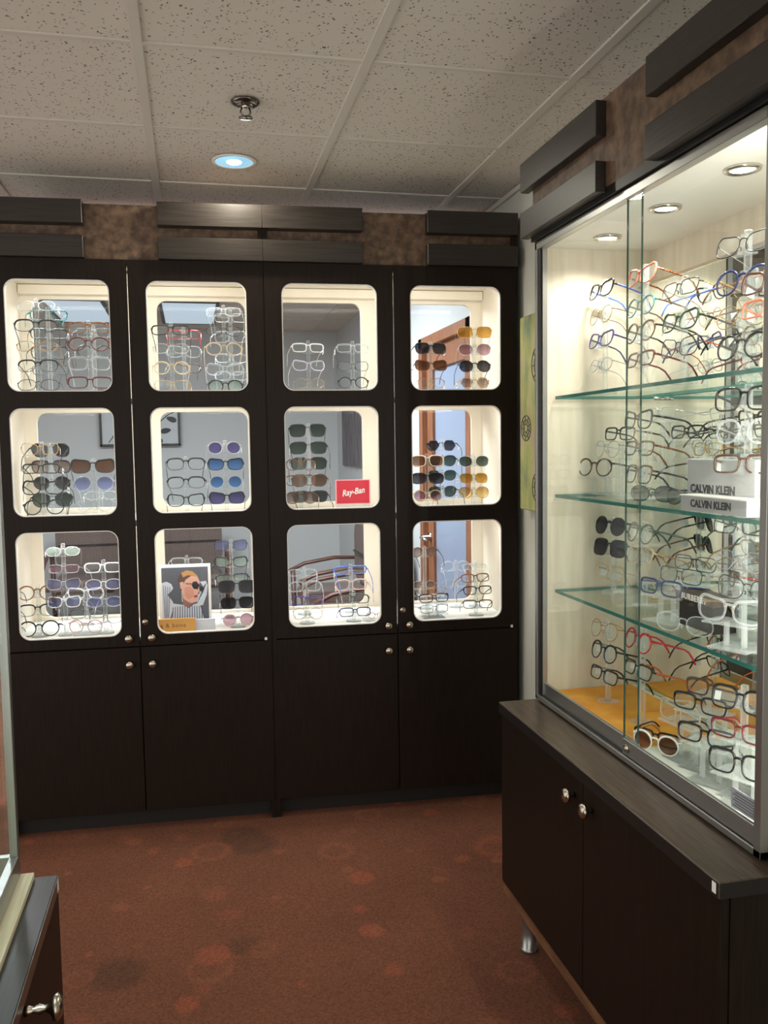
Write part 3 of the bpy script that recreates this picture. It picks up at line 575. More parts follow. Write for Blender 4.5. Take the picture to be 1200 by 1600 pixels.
BACK_ITEMS = [  # row, door, layer, stand, u, z, width, shape, frame, lens
 (0, 0, 'f', 'L', -0.736, 2.054, 0.14, 'oval', 'silver', 'clear'),
 (0, 0, 'f', 'L', -0.743, 1.979, 0.155, 'brow', 'black', 'clear'),
 (0, 0, 'f', 'L', -0.744, 1.901, 0.15, 'oval', 'gold', 'clear'),
 (0, 0, 'f', 'L', -0.744, 1.826, 0.15, 'brow', 'black', 'clear'),
 (0, 0, 'f', 'L', -0.744, 1.753, 0.155, 'oval', 'gunmetal', 'clear'),
 (0, 0, 'b', 'L', -0.739, 2.053, 0.145, 'rect', 'teal', 'clear'),
 (0, 0, 'b', 'L', -0.743, 1.978, 0.145, 'rect', 'black', 'clear'),
 (0, 0, 'b', 'L', -0.744, 1.901, 0.145, 'square', 'black', 'clear'),
 (0, 0, 'b', 'L', -0.742, 1.83, 0.145, 'rect', 'gunmetal', 'clear'),
 (0, 0, 'f', 'R', -0.552, 1.972, 0.15, 'brow', 'tortoise', 'clear'),
 (0, 0, 'f', 'R', -0.552, 1.91, 0.155, 'round', 'burgundy', 'clear'),
 (0, 0, 'f', 'R', -0.551, 1.835, 0.155, 'square', 'crystal', 'clear'),
 (0, 0, 'f', 'R', -0.551, 1.761, 0.164, 'rect', 'burgundy', 'clear'),
 (0, 0, 'b', 'R', -0.565, 1.984, 0.14, 'rect', 'silver', 'clear'),
 (0, 0, 'b', 'R', -0.566, 1.906, 0.14, 'round', 'black', 'clear'),
 (0, 1, 'f', 'L', -0.241, 1.966, 0.145, 'rect', 'black', 'clear'),
 (0, 1, 'f', 'L', -0.241, 1.894, 0.14, 'oval', 'silver', 'clear'),
 (0, 1, 'f', 'L', -0.239, 1.818, 0.14, 'round', 'beige', 'clear'),
 (0, 1, 'f', 'L', -0.237, 1.748, 0.14, 'square', 'gold', 'clear'),
 (0, 1, 'b', 'L', -0.203, 1.978, 0.135, 'rect', 'red', 'clear'),
 (0, 1, 'b', 'L', -0.203, 1.907, 0.135, 'square', 'silver', 'clear'),
 (0, 1, 'b', 'L', -0.202, 1.837, 0.135, 'rect', 'brown', 'clear'),
 (0, 1, 'f', 'R', -0.033, 2.038, 0.136, 'rect', 'crystal', 'clear'),
 (0, 1, 'f', 'R', -0.033, 1.964, 0.14, 'oval', 'gunmetal', 'clear'),
 (0, 1, 'f', 'R', -0.035, 1.893, 0.145, 'round', 'beige', 'clear'),
 (0, 1, 'f', 'R', -0.032, 1.811, 0.145, 'cat', 'crystal', 'clear'),
 (0, 1, 'f', 'R', -0.032, 1.745, 0.14, 'round', 'black', 'pale green'),
 (0, 1, 'b', 'R', -0.005, 2.05, 0.135, 'rect', 'silver', 'clear'),
 (0, 1, 'b', 'R', -0.007, 1.97, 0.135, 'square', 'crystal', 'clear'),
 (0, 1, 'b', 'R', -0.007, 1.88, 0.135, 'oval', 'silver', 'clear'),
 (0, 1, 'b', 'R', -0.009, 1.806, 0.135, 'rect', 'crystal', 'clear'),
 (0, 2, 'f', 'L', 0.3, 1.899, 0.131, 'rect', 'white', 'clear'),
 (0, 2, 'f', 'L', 0.303, 1.827, 0.131, 'cat', 'lilac', 'clear'),
 (0, 2, 'f', 'L', 0.304, 1.757, 0.122, 'round', 'gold', 'clear'),
 (0, 2, 'f', 'R', 0.483, 1.898, 0.131, 'rect', 'crystal', 'clear'),
 (0, 2, 'f', 'R', 0.485, 1.825, 0.126, 'cat', 'gunmetal', 'clear'),
 (0, 2, 'f', 'R', 0.483, 1.759, 0.126, 'round', 'black', 'clear'),
 (0, 3, 'f', 'L', 0.811, 1.899, 0.136, 'square', 'black', 'dark grey'),
 (0, 3, 'f', 'L', 0.812, 1.828, 0.136, 'cat', 'tortoise', 'brown'),
 (0, 3, 'f', 'L', 0.812, 1.757, 0.122, 'round', 'gold', 'clear'),
 (0, 3, 'f', 'R', 0.998, 1.967, 0.145, 'square', 'gold', 'amber'),
 (0, 3, 'f', 'R', 0.998, 1.895, 0.136, 'aviator', 'silver', 'plum'),
 (0, 3, 'f', 'R', 1.0, 1.826, 0.136, 'round', 'black', 'dark grey'),
 (0, 3, 'f', 'R', 0.999, 1.757, 0.131, 'hex', 'beige', 'taupe'),
 (1, 0, 'f', 'L', -0.751, 1.504, 0.136, 'cat', 'gold', 'clear'),
 (1, 0, 'f', 'L', -0.752, 1.43, 0.14, 'rect', 'black', 'clear'),
 (1, 0, 'f', 'L', -0.741, 1.354, 0.159, 'cat', 'black', 'clear'),
 (1, 0, 'f', 'L', -0.74, 1.279, 0.15, 'round', 'black', 'clear'),
 (1, 0, 'b', 'L', -0.756, 1.501, 0.155, 'aviator', 'black', 'dark grey'),
 (1, 0, 'b', 'L', -0.757, 1.432, 0.155, 'square', 'black', 'taupe'),
 (1, 0, 'b', 'L', -0.756, 1.364, 0.155, 'round', 'gunmetal', 'dark grey'),
 (1, 0, 'b', 'L', -0.757, 1.294, 0.16, 'aviator', 'black', 'green'),
 (1, 0, 'f', 'R', -0.554, 1.435, 0.164, 'cat', 'black', 'brown'),
 (1, 0, 'f', 'R', -0.554, 1.367, 0.155, 'round', 'crystal', 'blue grey'),
 (1, 0, 'f', 'R', -0.553, 1.285, 0.145, 'round', 'silver', 'clear'),
 (1, 0, 'b', 'R', -0.562, 1.308, 0.13, 'oval', 'silver', 'clear'),
 (1, 1, 'f', 'L', -0.195, 1.438, 0.15, 'brow', 'black', 'clear'),
 (1, 1, 'f', 'L', -0.199, 1.364, 0.15, 'brow', 'black', 'clear'),
 (1, 1, 'f', 'L', -0.202, 1.292, 0.145, 'cat', 'black', 'clear'),
 (1, 1, 'f', 'R', -0.046, 1.5, 0.133, 'round', 'silver', 'purple'),
 (1, 1, 'f', 'R', -0.041, 1.433, 0.14, 'cat', 'black', 'blue'),
 (1, 1, 'f', 'R', -0.041, 1.363, 0.131, 'round', 'silver', 'blue'),
 (1, 1, 'f', 'R', -0.038, 1.297, 0.14, 'cat', 'black', 'purple'),
 (1, 2, 'b', 'L', 0.308, 1.57, 0.155, 'square', 'black', 'green'),
 (1, 2, 'b', 'L', 0.312, 1.495, 0.16, 'square', 'black', 'green'),
 (1, 2, 'b', 'L', 0.313, 1.427, 0.155, 'square', 'black', 'green'),
 (1, 2, 'b', 'L', 0.316, 1.353, 0.155, 'aviator', 'brown', 'brown'),
 (1, 2, 'b', 'L', 0.318, 1.282, 0.155, 'square', 'black', 'dark grey'),
 (1, 2, 'f', 'L', 0.261, 1.427, 0.122, 'round', 'tortoise', 'clear'),
 (1, 2, 'f', 'L', 0.259, 1.363, 0.122, 'square', 'tortoise', 'clear'),
 (1, 2, 'f', 'L', 0.26, 1.292, 0.131, 'round', 'brown', 'taupe'),
 (1, 3, 'b', 'M', 0.905, 1.496, 0.135, 'hex', 'black', 'dark grey'),
 (1, 3, 'b', 'M', 0.909, 1.428, 0.13, 'aviator', 'black', 'green'),
 (1, 3, 'b', 'M', 0.91, 1.363, 0.13, 'aviator', 'gunmetal', 'green'),
 (1, 3, 'b', 'M', 0.911, 1.29, 0.13, 'aviator', 'black', 'green'),
 (1, 3, 'f', 'L', 0.791, 1.433, 0.136, 'square', 'beige', 'brown'),
 (1, 3, 'f', 'L', 0.791, 1.36, 0.133, 'shield', 'black', 'dark grey'),
 (1, 3, 'f', 'L', 0.792, 1.287, 0.126, 'round', 'beige', 'plum'),
 (1, 3, 'f', 'R', 0.992, 1.428, 0.126, 'aviator', 'silver', 'green'),
 (1, 3, 'f', 'R', 0.992, 1.357, 0.122, 'square', 'gold', 'amber'),
 (1, 3, 'f', 'R', 0.992, 1.297, 0.131, 'aviator', 'gold', 'tan'),
 (2, 0, 'f', 'M', -0.679, 1.103, 0.126, 'oval', 'silver', 'pale green'),
 (2, 0, 'f', 'M', -0.679, 1.034, 0.117, 'rect', 'silver', 'plum'),
 (2, 0, 'f', 'M', -0.684, 0.972, 0.126, 'cat', 'silver', 'blue grey'),
 (2, 0, 'f', 'M', -0.687, 0.901, 0.126, 'cat', 'white', 'blue grey'),
 (2, 0, 'f', 'R', -0.535, 1.033, 0.14, 'rect', 'white', 'clear'),
 (2, 0, 'f', 'R', -0.533, 0.966, 0.14, 'oval', 'white', 'blue grey'),
 (2, 0, 'f', 'R', -0.532, 0.896, 0.136, 'oval', 'lilac', 'blue grey'),
 (2, 0, 'f', 'R', -0.526, 0.83, 0.122, 'square', 'gunmetal', 'clear'),
 (2, 0, 'f', 'L', -0.784, 0.943, 0.145, 'round', 'tortoise', 'clear'),
 (2, 0, 'f', 'L', -0.785, 0.874, 0.145, 'brow', 'black', 'clear'),
 (2, 0, 'f', 'L', -0.781, 0.8, 0.155, 'round', 'black', 'clear'),
 (2, 0, 'b', 'N', -0.639, 0.894, 0.15, 'cat', 'white', 'clear'),
 (2, 0, 'b', 'N', -0.638, 0.808, 0.14, 'brow', 'gunmetal', 'clear'),
 (2, 0, 'r', '', -0.606, 0.792, 0.136, 'round', 'rose', 'clear'),
 (2, 1, 'b', 'L', -0.219, 1.014, 0.135, 'rect', 'crystal', 'clear'),
 (2, 1, 'b', 'R', -0.032, 1.078, 0.14, 'cat', 'gunmetal', 'blue grey'),
 (2, 1, 'b', 'R', -0.032, 1.005, 0.14, 'cat', 'black', 'pale green'),
 (2, 1, 'b', 'R', -0.031, 0.936, 0.14, 'rect', 'black', 'pale green'),
 (2, 1, 'f', 'R', -0.012, 0.935, 0.15, 'square', 'black', 'dark grey'),
 (2, 1, 'f', 'R', -0.009, 0.868, 0.133, 'square', 'black', 'dark grey'),
 (2, 1, 'f', 'R', -0.007, 0.798, 0.126, 'round', 'rose', 'plum'),
 (2, 2, 'b', 'L', 0.273, 0.947, 0.12, 'rect', 'crystal', 'clear'),
 (2, 2, 'b', 'L', 0.289, 0.886, 0.14, 'square', 'crystal', 'clear'),
 (2, 2, 'f', 'L', 0.274, 0.866, 0.126, 'rect', 'purple', 'clear'),
 (2, 2, 'f', 'L', 0.277, 0.81, 0.126, 'round', 'gold', 'clear'),
 (2, 2, 'b', 'R', 0.484, 0.951, 0.15, 'rect', 'blue', 'clear'),
 (2, 2, 'b', 'R', 0.491, 0.885, 0.145, 'square', 'rose', 'clear'),
 (2, 2, 'f', 'R', 0.463, 0.863, 0.131, 'rect', 'green', 'clear'),
 (2, 2, 'f', 'R', 0.479, 0.808, 0.131, 'rect', 'navy', 'clear'),
 (2, 2, 'r', '', 0.563, 0.788, 0.07, 'round', 'tortoise', 'clear'),
 (2, 3, 'b', 'L', 0.823, 1.019, 0.12, 'round', 'brown', 'taupe'),
 (2, 3, 'b', 'L', 0.821, 0.871, 0.11, 'hex', 'silver', 'taupe'),
 (2, 3, 'r', '', 0.806, 0.882, 0.122, 'rect', 'gold', 'clear'),
 (2, 3, 'r', '', 0.813, 0.853, 0.131, 'rect', 'black', 'clear'),
 (2, 3, 'r', '', 0.815, 0.807, 0.131, 'rect', 'gunmetal', 'clear'),
 (2, 3, 'b', 'M', 0.97, 0.95, 0.13, 'round', 'crystal', 'clear'),
 (2, 3, 'b', 'M', 0.964, 0.873, 0.12, 'hex', 'silver', 'clear'),
 (2, 3, 'b', 'R', 1.057, 0.944, 0.11, 'rect', 'crystal', 'clear'),
 (2, 3, 'f', 'R', 0.989, 0.931, 0.126, 'rect', 'tortoise', 'clear'),
 (2, 3, 'f', 'R', 1.009, 0.877, 0.126, 'rect', 'black', 'clear'),
 (2, 3, 'f', 'R', 1.008, 0.817, 0.126, 'rect', 'brown', 'clear'),
]
CASE_ITEMS = [  # level, stand, x, y, z, turn, width, shape, frame, lens, temples
 (0, 'a', 1.12, 2.237, 1.92, 0, 0.135, 'cat', 'black', 'clear', 'blue'),
 (0, 'a', 1.12, 2.242, 1.852, 0, 0.13, 'round', 'gold', 'clear', 'tortoise'),
 (0, 'a', 1.12, 2.236, 1.784, 0, 0.13, 'cat', 'purple', 'clear', 'navy'),
 (0, 'a', 1.12, 2.246, 1.715, 0, 0.13, 'oval', 'silver', 'clear', 'silver'),
 (0, 'b', 1.12, 2.024, 1.917, 0, 0.14, 'cat', 'coral', 'clear', 'tortoise'),
 (0, 'b', 1.12, 2.023, 1.842, 0, 0.13, 'round', 'teal', 'clear', 'brown'),
 (0, 'b', 1.12, 2.022, 1.778, 0, 0.14, 'round', 'brown', 'clear', 'black'),
 (0, 'b', 1.12, 2.021, 1.71, 0, 0.14, 'rect', 'burgundy', 'clear', 'burgundy'),
 (0, 'c', 1.12, 1.843, 1.855, 5, 0.14, 'rect', 'gunmetal', 'clear', 'horn'),
 (0, 'c', 1.12, 1.834, 1.779, 5, 0.14, 'cat', 'green', 'clear', 'black'),
 (0, 'c', 1.12, 1.852, 1.719, 5, 0.14, 'cat', 'gunmetal', 'clear', 'red tortoise'),
 (0, 'd', 1.1, 1.575, 1.895, 20, 0.14, 'cat', 'gunmetal', 'clear', 'grey'),
 (0, 'd', 1.1, 1.573, 1.823, 15, 0.14, 'round', 'navy', 'clear', 'gold'),
 (0, 'd', 1.1, 1.574, 1.753, 15, 0.135, 'round', 'gold', 'clear', 'gold'),
 (0, 'd', 1.1, 1.579, 1.691, 15, 0.14, 'round', 'black', 'clear', 'black'),
 (0, 'e', 1.08, 1.47, 1.802, 10, 0.135, 'cat', 'brown', 'clear', 'brown'),
 (0, 'e', 1.08, 1.468, 1.754, 10, 0.135, 'rect', 'coral', 'clear', 'coral'),
 (1, 'r', 1.12, 2.032, 1.555, 0, 0.14, 'cat', 'black', 'clear', 'black'),
 (1, 'r', 1.2, 2.059, 1.572, 5, 0.13, 'rect', 'silver', 'clear', 'silver'),
 (1, 'r', 1.14, 2.166, 1.523, 10, 0.13, 'rect', 'black', 'clear', 'black'),
 (1, 'r', 1.14, 2.239, 1.481, 5, 0.13, 'round', 'silver', 'clear', 'silver'),
 (1, 'r', 1.13, 2.291, 1.429, 20, 0.135, 'round', 'brown', 'clear', 'black'),
 (1, 'r', 1.2, 1.931, 1.523, 10, 0.12, 'rect', 'black', 'clear', 'black'),
 (1, 'f', 1.11, 2.008, 1.484, 0, 0.135, 'rect', 'brown', 'clear', 'tortoise'),
 (1, 'f', 1.11, 2.007, 1.418, 0, 0.135, 'square', 'brown', 'clear', 'black'),
 (1, 'r', 1.22, 1.875, 1.48, 0, 0.12, 'rect', 'gold', 'clear', 'gold'),
 (1, 's', 1.09, 1.9, 1.363, 25, 0.135, 'oval', 'black', 'grey green', 'black'),
 (1, 's', 1.09, 1.761, 1.369, 10, 0.13, 'oval', 'gunmetal', 'grey green', 'black'),
 (1, 'd', 1.08, 1.532, 1.583, 25, 0.14, 'square', 'black', 'clear', 'black'),
 (1, 'd', 1.08, 1.533, 1.518, 25, 0.135, 'round', 'crystal', 'clear', 'silver'),
 (1, 'd', 1.08, 1.537, 1.453, 25, 0.14, 'rect', 'brown', 'clear', 'brown'),
 (2, 'a', 1.15, 2.235, 1.265, 12, 0.135, 'round', 'black', 'dark grey', 'black'),
 (2, 'a', 1.15, 2.239, 1.203, 12, 0.14, 'square', 'black', 'dark grey', 'tortoise'),
 (2, 'a', 1.13, 2.199, 1.132, 10, 0.13, 'square', 'beige', 'clear', 'beige'),
 (2, 'b', 1.12, 2.018, 1.266, 0, 0.135, 'round', 'green', 'clear', 'green'),
 (2, 'b', 1.12, 2.012, 1.21, 0, 0.13, 'square', 'beige', 'clear', 'gold'),
 (2, 'r', 1.19, 1.876, 1.202, 15, 0.135, 'rect', 'gunmetal', 'clear', 'gunmetal'),
 (2, 'r', 1.13, 1.841, 1.18, 15, 0.135, 'rect', 'gunmetal', 'clear', 'silver'),
 (2, 'r', 1.07, 1.828, 1.157, 15, 0.135, 'rect', 'navy', 'clear', 'navy'),
 (2, 'd', 1.12, 1.606, 1.321, 20, 0.135, 'rect', 'gunmetal', 'clear', 'black'),
 (2, 'd', 1.12, 1.592, 1.246, 20, 0.13, 'hex', 'silver', 'clear', 'gold'),
 (2, 'r', 1.16, 1.686, 1.201, -30, 0.13, 'rect', 'brown', 'clear', 'red tortoise'),
 (2, 'r', 1.09, 1.527, 1.198, 25, 0.14, 'cat', 'gunmetal', 'clear', 'black'),
 (2, 'r', 1.06, 1.542, 1.154, 25, 0.15, 'cat', 'crystal', 'clear', 'gold'),
 (2, 's', 1.05, 1.694, 1.09, 25, 0.15, 'oval', 'crystal', 'clear', 'crystal'),
 (3, 'a', 1.11, 2.191, 0.977, 5, 0.135, 'round', 'gold', 'clear', 'gold'),
 (3, 'a', 1.11, 2.196, 0.915, 5, 0.135, 'round', 'black', 'clear', 'black'),
 (3, 'a', 1.11, 2.189, 0.849, 5, 0.135, 'rect', 'black', 'clear', 'black'),
 (3, 'b', 1.11, 2.005, 0.988, 0, 0.14, 'round', 'red', 'clear', 'red'),
 (3, 'b', 1.11, 2.003, 0.912, 0, 0.135, 'rect', 'black', 'clear', 'orange'),
 (3, 'r', 1.13, 1.706, 0.94, 25, 0.135, 'rect', 'brown', 'clear', 'brown'),
 (3, 'd', 1.1, 1.558, 0.96, 25, 0.14, 'square', 'black', 'clear', 'black'),
 (3, 'r', 1.08, 1.677, 0.919, 25, 0.135, 'rect', 'black', 'clear', 'navy'),
 (3, 'r', 1.07, 1.741, 0.88, 10, 0.135, 'square', 'beige', 'clear', 'beige'),
 (3, 'r', 1.07, 1.517, 0.909, 25, 0.135, 'rect', 'burgundy', 'clear', 'red'),
 (3, 'r', 1.05, 1.606, 0.873, 25, 0.14, 'rect', 'black', 'clear', 'black'),
 (3, 'r', 1.045, 1.482, 0.856, 25, 0.14, 'square', 'black', 'clear', 'black'),
 (3, 's', 1.075, 1.846, 0.782, 30, 0.125, 'rect', 'black', 'clear', 'black'),
 (3, 's', 1.045, 1.798, 0.773, 30, 0.125, 'round', 'white', 'brown', 'gold'),
]
# ------------------------------------------------------------------ eyewear
FRAME = {'black': (20, 19, 20), 'gunmetal': (70, 70, 76), 'silver': (190, 190, 194), 'gold': (186, 148, 92), 'tortoise': (112, 66, 34), 'burgundy': (92, 30, 36),
 'crystal': (232, 234, 238), 'white': (240, 238, 238), 'teal': (56, 128, 134), 'red': (178, 28, 46), 'brown': (84, 56, 40), 'beige': (206, 182, 150), 'lilac': (206, 200, 222),
 'rose': (206, 166, 158), 'purple': (88, 72, 148), 'blue': (74, 112, 200), 'navy': (44, 54, 104), 'green': (48, 74, 60), 'coral': (226, 124, 96), 'horn': (150, 122, 84),
 'orange': (196, 92, 40), 'grey': (120, 118, 122), 'red tortoise': (150, 56, 30)}
METAL = {'silver', 'gold', 'gunmetal'}
for k, c in FRAME.items():
    if k == 'crystal': clear_mat('frame_crystal', (240, 243, 246), (246, 248, 252), .1, .6, .5, .08)
    elif k in ('tortoise', 'red tortoise', 'horn'):
        noise_mat('frame_'+k, tuple(int(v*.35) for v in c), tuple(min(255, int(v*1.45)) for v in c), 55, (1, 1, 1), .18, .6, 2, 0, .42, .58)
    else: mat('frame_'+k, c, .22 if k not in METAL else .28, .75 if k in METAL else 0, .6)
LENS = {'clear': ((246, 249, 249), .05), 'dark grey': ((62, 62, 68), .08), 'green': ((68, 82, 74), .08), 'brown': ((112, 84, 68), .08), 'amber': ((172, 130, 62), .1), 'plum': ((150, 122, 132), .1),
 'taupe': ((150, 132, 124), .1), 'blue grey': ((146, 152, 190), .12), 'blue': ((84, 124, 176), .16), 'purple': ((98, 92, 138), .14), 'tan': ((200, 166, 116), .1), 'pale green': ((186, 206, 196), .08), 'grey green': ((120, 126, 122), .1)}
for k, (c, g) in LENS.items():
    m, n, l, b = nt('lens_'+k)
    tr = n.new('ShaderNodeBsdfTransparent'); tr.inputs[0].default_value = lin(c)+(1,)
    b.inputs['Base Color'].default_value = lin(c)+(1,); b.inputs['Roughness'].default_value = .05
    if k != 'clear':                          # tint fades towards the lower rim
        tc = n.new('ShaderNodeTexCoord'); sx_ = n.new('ShaderNodeSeparateXYZ'); l.new(tc.outputs['Object'], sx_.inputs[0])
        gr = n.new('ShaderNodeMapRange'); gr.inputs[1].default_value = -.15; gr.inputs[2].default_value = .1; l.new(sx_.outputs[2], gr.inputs[0])
        q = n.new('ShaderNodeMix'); q.data_type = 'RGBA'; l.new(gr.outputs[0], q.inputs[0])
        q.inputs[6].default_value = lin(tuple(min(255, v*1.25+22) for v in c))+(1,); q.inputs[7].default_value = lin(c)+(1,)
        l.new(q.outputs[2], tr.inputs[0])
    lw = n.new('ShaderNodeLayerWeight'); lw.inputs[0].default_value = .3
    mr = n.new('ShaderNodeMapRange'); mr.inputs[3].default_value = g*.6 if k == 'clear' else .22; mr.inputs[4].default_value = .3 if k == 'clear' else .6
    mx = n.new('ShaderNodeMixShader'); l.new(lw.outputs['Facing'], mr.inputs[0]); l.new(mr.outputs[0], mx.inputs[0]); l.new(tr.outputs[0], mx.inputs[1]); l.new(b.outputs[0], mx.inputs[2])
    l.new(mx.outputs[0], n['Material Output'].inputs[0])
SHAPE = {'rect': (.208, .128, 4.2), 'square': (.208, .165, 3.6), 'round': (.194, .180, 2.1), 'oval': (.205, .140, 2.3), 'cat': (.208, .152, 2.9), 'brow': (.206, .150, 3.0), 'aviator': (.205, .178, 2.5), 'hex': (.200, .170, 2.0), 'shield': (.225, .165, 3.2)}
WORD = {'rect': 'rectangular', 'square': 'square', 'round': 'round', 'oval': 'oval', 'cat': 'cat eye', 'brow': 'browline', 'aviator': 'aviator', 'hex': 'hexagonal', 'shield': 'shield'}
CXL = .264
def wrap(x): return .16*x*x
def lens_outline(kind, s_, n=26):
    a, b_, e = SHAPE[kind]; pts = []
    for k in range(n):
        t = 2*math.pi*k/n; c, q = math.cos(t), math.sin(t)
        if kind == 'hex':
            seg = R(60); r_ = math.cos(seg/2)/math.cos((t+R(0)) % seg-seg/2); x, z = c*r_, q*r_*1.08
        else: x, z = math.copysign(abs(c)**(2/e), c), math.copysign(abs(q)**(2/e), q)
        x *= a; z *= b_
        if kind == 'cat': z += .055*max(0, x/a)*max(0, z/b_+.3); x *= 1-.10*max(0, -z/b_)
        if kind in ('rect', 'square', 'brow', 'shield'): x *= 1-.10*max(0, -z/b_)
        if kind == 'aviator': x += -.02*z/b_*-1; z -= .03*max(0, x/a)*(1 if z < 0 else 0); x *= 1-.22*max(0, -z/b_)**2
        if kind == 'round': x *= 1-.05*max(0, -z/b_)
        pts.append((s_*(CXL+x), z))
    return pts
CACHE = {}
def gl_meshes(kind, thick):
    key = (kind, thick)
    if key in CACHE: return CACHE[key]
    r = .0165 if thick else .0088; fr = MB(); a, b_, e = SHAPE[kind]
    for s_ in (-1, 1):
        o = lens_outline(kind, s_)
        rs = [r*(1.25 if z > 0 else .85) for x, z in o] if thick else r
        if kind == 'brow': rs = [.021 if z > .35*b_ else .008 for x, z in o]
        fr.tube([(x, wrap(x), z) for x, z in o], rs, 6, True)
        zt = b_*.5
        fr.tube([(s_*(CXL+a*.93), wrap(.46), zt), (s_*.485, .075, zt), (s_*.497, .105, zt)], r*1.25, 6)
    zb = b_*.42
    br = [(-(CXL-a*.95), .01, zb*.8), (-.035, -.008, zb+.02), (.035, -.008, zb+.02), (CXL-a*.95, .01, zb*.8)]
    fr.tube(br, r*1.15, 6)
    if kind == 'aviator': fr.tube([(x, y, z+.075) for x, y, z in br], r*.9, 6)
    if not thick:
        for s_ in (-1, 1): fr.tube([(s_*(CXL-a*.9), .01, -.01), (s_*.05, .05, -.03), (s_*.055, .055, -.075)], [.005, .012, .012], 5)
    fm = fr.mesh('eyewear_front', True)
    ls = []
    for s_ in (-1, 1):
        o = lens_outline(kind, s_); N = len(o); cx = s_*CXL
        vs = [(cx, wrap(cx)-.012, 0)]+[(cx+(x-cx)*.6, wrap(x)-.009, z*.6) for x, z in o]+[(x, wrap(x)-.002, z) for x, z in o]
        fs = [(0, 1+i, 1+(i+1) % N) for i in range(N)]+[(1+i, 1+N+i, 1+N+(i+1) % N, 1+(i+1) % N) for i in range(N)]
        ls.append(MB().add(vs, fs).mesh('lens', True))
    ts = []
    tr_ = .019 if thick else .0095
    for s_ in (-1, 1):
        pth = [(s_*.495, .09, b_*.5), (s_*.50, .35, b_*.5), (s_*.49, .68, b_*.5-.01), (s_*.475, .80, b_*.5-.05), (s_*.46, .93, b_*.5-.16), (s_*.455, 1.0, b_*.5-.24)]
        ts.append(MB().tube(pth, [tr_, tr_, tr_*.85, tr_*.95, tr_*1.1, tr_*.8], 6, sq=(.5, 1)).mesh('temple', True))
    for q in [fm]+ls+ts: q.materials.append(None)
    CACHE[key] = (fm, ls, ts, b_); return CACHE[key]
tg_me = {}
for s_ in (-1, 1):
    t = MB(); x = s_*.512; t.box(x-.003, x+.003, .17, .34, -.075, .065, c=0); t.box(min(x, x+s_*.005), max(x, x+s_*.005), .20, .31, -.03, .01, mi=1)
    tg_me[s_] = t.mesh('price_tag'); tg_me[s_].materials.append(MATS['tag_white']); tg_me[s_].materials.append(MATS['tag_print'])
def link(name, me, parent, m=None):
    o = bpy.data.objects.new(name, me); COL.objects.link(o); o.parent = parent
    if m: o.material_slots[0].link = 'OBJECT'; o.material_slots[0].material = MATS[m]
    return o
def eyewear(kind, frame, lens, temple, w_, loc, rz, tilt, label, group, tagside=0, fold=False):
    thick = frame not in METAL and kind not in ('oval',)
    fm, ls, ts, b_ = gl_meshes(kind, thick)
    sun = lens not in ('clear', 'pale green', 'blue grey')
    o = root('sunglasses' if sun else 'eyeglasses', loc, label, 'sunglasses' if sun else 'eyeglasses', group, local=True)
    o.rotation_euler = Euler((R(tilt), 0, rz), 'XYZ'); o.scale = (w_,)*3
    link('front_frame', fm, o, 'frame_'+frame)
    for q in ls: link('lens', q, o, 'lens_'+lens)
    for q in ts: link('temple', q, o, 'frame_'+temple)
    if tagside: link('price_tag', tg_me[tagside], o)
    return o
def desc(kind, frame, lens):
    d = frame+' '+WORD[kind]
    return d+(' eyeglasses' if lens in ('clear', 'pale green', 'blue grey') else ' sunglasses')
ORD = ('first', 'second', 'third', 'fourth', 'fifth', 'sixth')
def rod_stand(top, z0, spots, label, group, rz, base=.032, back=False):
    """clear upright with a nose shaped rest for each pair; top = (x, y) of the upright, spots = bridge heights"""
    x, y = top; zt = max(spots)+.022
    s_ = root('eyewear_stand', (x, y, z0), label, 'display stand', group, rz=rz, local=True)
    MB().lathe([(base, .0), (base, .006), (base*.9, .008), (.012, .009)], n=20).build('base', 'acrylic_soft', s_, True)
    B(-.007, .007, -.006, .006, .006, zt-z0, c=.002).build('upright', 'acrylic', s_)
    for z in spots:
        h = z-z0; mb = MB()
        mb.prism([(-.006, h+.012), (.006, h+.012), (.014, h-.026), (.007, h-.026), (0, h-.006), (-.007, h-.026), (-.014, h-.026)], -.016, -.006)
        mb.box(-.024, .024, -.012, -.002, h-.030, h-.026); mb.build('nose_rest', 'acrylic_soft', s_)
    return s_
def riser(x, y, z0, zt, label, group, rz):
    s_ = root('eyewear_riser', (x, y, z0), label, 'display stand', group, rz=rz, local=True); h = zt-z0
    B(-.045, .045, -.01, .07, 0, .004, c=.001).build('base', 'acrylic_soft', s_)
    if h > .02:
        for q in (-.02, .02): B(q-.003, q+.003, .02, .032, .004, h-.004).build('post', 'acrylic', s_)
    B(-.055, .055, -.012, .06, h-.004, h, c=.001).build('platform', 'acrylic_soft', s_)
    return s_
WIN = ('top', 'middle', 'bottom'); DOOR = ('first', 'second', 'third', 'fourth'); SIDE = {'L': 'left', 'R': 'right', 'M': 'middle', 'N': 'inner'}
SHZ = (1.695, 1.225, .765); LAYD = {'f': 3.535, 'b': 3.775, 'r': 3.53}
rnd = random.Random(3)
from collections import defaultdict
byrod = defaultdict(list); loose = defaultdict(list)
for it in BACK_ITEMS: (byrod[it[:4]] if it[2] != 'r' else loose[it[:2]]).append(it)
